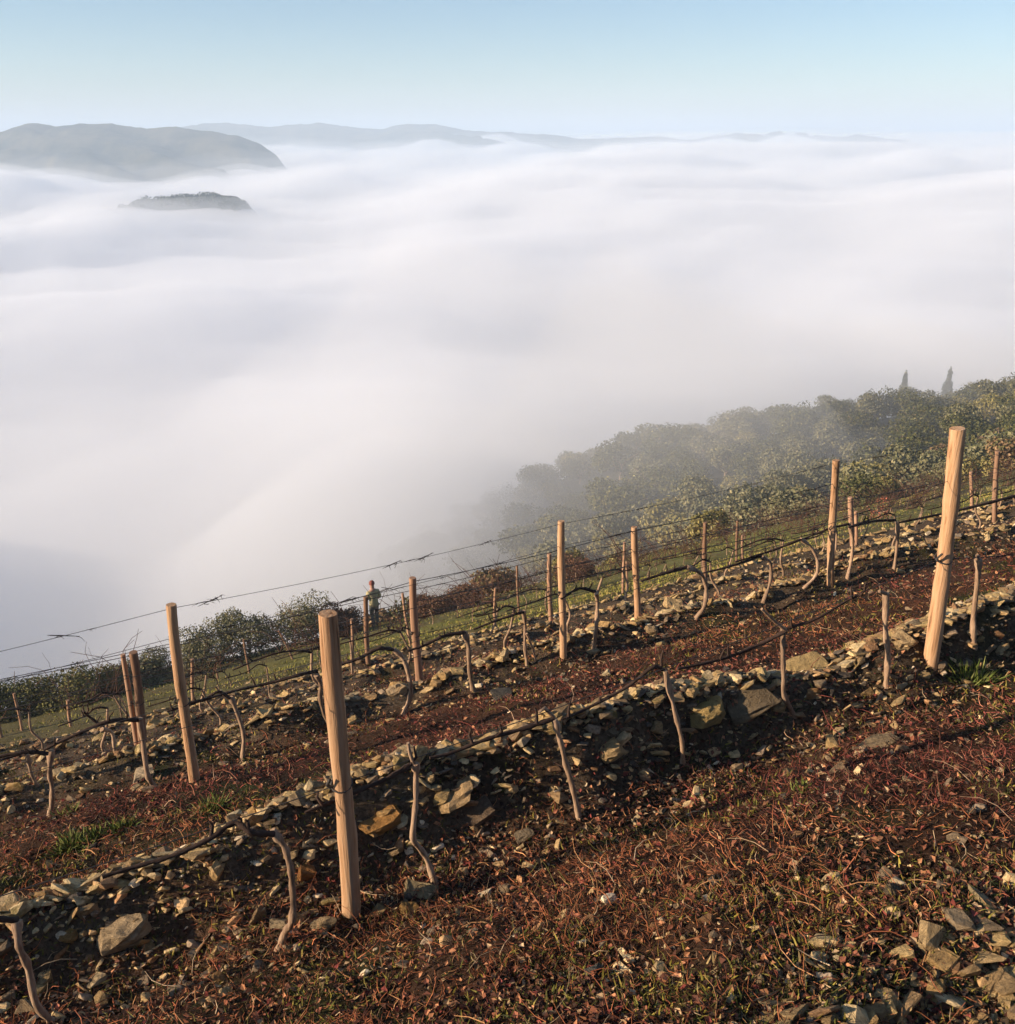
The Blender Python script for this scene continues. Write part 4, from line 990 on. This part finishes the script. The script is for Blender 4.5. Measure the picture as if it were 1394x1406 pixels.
def person():
    P = base_at(516, 872, 34.0)
    o = empty('person', P, R(35)); tag(o, 'person in a long khaki jacket and red cap standing beside the fog', 'person')
    sk_m = flat_mat('skin', (.42, .24, .17)); jk = flat_mat('khaki_cloth', (.46, .40, .22)); tr = flat_mat('trouser_cloth', (.20, .18, .13)); cpm = flat_mat('red_cap', (.24, .085, .065)); bt = flat_mat('boot', (.04, .03, .025))
    # body: pelvis root, spine, neck, head, arms with bent elbows, legs mid-step (x right, y forward)
    J = [(0, 0, .92, .12), (0, .01, 1.15, .12), (0, .03, 1.38, .11), (0, .05, 1.47, .055), (0, .07, 1.56, .085), (0, .085, 1.67, .08),
         (.17, .02, 1.37, .055), (.24, -.02, 1.12, .042), (.16, .22, 1.02, .034), (.13, .30, 1.02, .03),
         (-.17, .04, 1.37, .055), (-.24, .02, 1.12, .042), (-.14, .26, 1.03, .034), (-.11, .34, 1.03, .03),
         (.09, .0, .86, .085), (.10, .06, .48, .055), (.10, .0, .09, .042), (.10, .13, .04, .035),
         (-.09, 0, .86, .085), (-.10, .0, .48, .055), (-.10, -.16, .11, .042), (-.10, -.04, .04, .035)]
    E = [(0, 1), (1, 2), (2, 3), (3, 4), (4, 5), (2, 6), (6, 7), (7, 8), (8, 9), (2, 10), (10, 11), (11, 12), (12, 13), (0, 14), (14, 15), (15, 16), (16, 17), (0, 18), (18, 19), (19, 20), (20, 21)]
    skin('body', J, E, sk_m, o)
    JJ = [(0, 0, .74, (.20, .15)), (0, 0, .95, (.175, .14)), (0, .015, 1.18, (.17, .14)), (0, .03, 1.36, (.165, .125)), (0, .045, 1.45, .075),
          (.185, .02, 1.35, .078), (.255, -.025, 1.11, .062), (.165, .20, 1.02, .052), (-.185, .04, 1.35, .078), (-.255, .015, 1.11, .062), (-.145, .24, 1.03, .052)]
    skin('jacket', JJ, [(0, 1), (1, 2), (2, 3), (3, 4), (3, 5), (5, 6), (6, 7), (3, 8), (8, 9), (9, 10)], jk, o)
    skin('trousers', [(0, 0, .90, .13), (.095, .0, .80, .10), (.105, .06, .48, .078), (.105, .0, .12, .07), (-.095, 0, .80, .10), (-.105, .0, .48, .078), (-.105, -.15, .14, .07)], [(0, 1), (1, 2), (2, 3), (0, 4), (4, 5), (5, 6)], tr, o)
    for sx, y0 in ((.10, 0), (-.10, -.14)):
        skin('boot', [(sx, y0 - .03, .06, .06), (sx, y0 + .08, .045, .052), (sx, y0 + .16, .035, .04)], [(0, 1), (1, 2)], bt, o, 1)
    mb = MB(); ring = []
    for z, r in ((1.62, .100), (1.68, .102), (1.73, .085), (1.765, .05)): ring.append((z, r))
    mb.tube([(0, .075 + .006 * i, z) for i, (z, r) in enumerate(ring)], [r for z, r in ring], 12); c = mb.build('cap', cpm, o)
    mb = MB(); mb.tube([(0, .15, 1.635), (0, .21, 1.625), (0, .235, 1.618)], [.05, .045, .02], 8); b2 = mb.build('peak', cpm, c)
person()
# ------------------------------------------------------------------ fog
def fog_layer(name, base, amp, density, aniso, seed, rmin=15):
    az = np.radians(np.linspace(-62, 62, 170)); r = np.geomspace(rmin, 9000, 210)
    A, RR = np.meshgrid(az, r); x = np.sin(A) * RR; y = np.cos(A) * RR
    z = base + amp(x, y)
    nr, na = A.shape; n = nr * na
    V = np.concatenate([np.stack([x, y, z], -1).reshape(-1, 3), np.stack([x, y, np.full_like(z, -148.0)], -1).reshape(-1, 3)])
    idx = np.arange(n).reshape(nr, na)
    def strip(a): return np.stack([a[:-1], a[1:], a[1:] + n, a[:-1] + n], -1)
    q = np.stack([idx[:-1, :-1], idx[:-1, 1:], idx[1:, 1:], idx[1:, :-1]], -1).reshape(-1, 4)
    f = np.concatenate([q[:, ::-1], q + n, strip(idx[0]), strip(idx[-1, ::-1]), strip(idx[::-1, 0]), strip(idx[:, -1])])
    o = mesh_obj(name, V, f[:, ::-1], vol_mat(name, (0.974, 0.984, 1.0), density, aniso), kind='stuff')
    return o
def amp_main(x, y):
    r = np.hypot(x, y)
    g = np.clip(r / 500, .35, 1.6)
    z = 26 * g * fbm(x / 520 + .3, y / 520, 2, 61) + 18 * g * fbm(x / 150, y / 150, 2, 71) + 3.5 * np.clip(r / 150, .5, 1.5) * fbm(x / 40, y / 40, 3, 75)
    z = z + 50 * sstep(500, 3200, r) * (.1 + .9 * sstep(-.1, .38, x / r))
    z = z - 12 * np.exp(-(((x + 230) / 170) ** 2 + ((y - 470) / 90) ** 2)) - 14 * np.exp(-(((x - 25) / 55) ** 2 + ((y - 315) / 70) ** 2))
    z = z - 5 * np.exp(-(((x + 72) / 60) ** 2 + ((y - 85) / 80) ** 2))
    z = z + 22 * np.exp(-(((x + 17) / 26) ** 2 + ((y - 106) / 32) ** 2))
    z = z + 7 * np.exp(-(((x + 215) / 190) ** 2 + ((y - 610) / 130) ** 2)) + 20 * np.exp(-(((x + 420) / 330) ** 2 + ((y - 960) / 170) ** 2))
    return z
def top_main(x, y): return np.minimum(-50 + amp_main(x, y), -20 + 24 * sstep(500, 2500, np.hypot(x, y)))
fog_layer('fog_sea', 0, top_main, 0.04, 0.0, 1)
fog_layer('fog_veil', 0, lambda x, y: np.minimum(-42 + amp_main(x, y) * .9, -19 + 25 * sstep(500, 2500, np.hypot(x, y))), 0.008, 0.0, 2)
fog_layer('thin_fog', 0, lambda x, y: -62 + (np.minimum(-24 + amp_main(x, y) * .8, 9) + 62) * sstep(420, 1100, np.hypot(x, y)), 0.0008, 0.0, 4)
def top_mist(x, y):
    r = np.hypot(x, y); n = fbm(x / 70, y / 70, 3, 78); x = x + 60 * n; r = r + 80 * n; m = sstep(45, 75, y) * (1 - sstep(130, 330, r)) * sstep(-150, 5, x)
    h = -27.5 + 17 * np.exp(-((x + 8) / 29) ** 2) + 4 * fbm(x / 30, y / 30, 3, 77)
    return -75 + (h + 75) * m
fog_layer('slope_mist', 0, top_mist, 0.0085, 0.0, 3)

# ------------------------------------------------------------------ haze
def haze():
    x0, x1, y0, y1, z0, z1 = -13500, 13500, -2500, 13500, -151.5, 75
    V = [(x, y, z) for z in (z0, z1) for y in (y0, y1) for x in (x0, x1)]
    f = [(0, 2, 3, 1), (4, 5, 7, 6), (0, 1, 5, 4), (2, 6, 7, 3), (0, 4, 6, 2), (1, 3, 7, 5)]
    mesh_obj('haze', V, f, vol_mat('haze_air', (0.72, 0.86, 1.0), 0.00062, 0.0), smooth=False, kind='stuff')
haze()
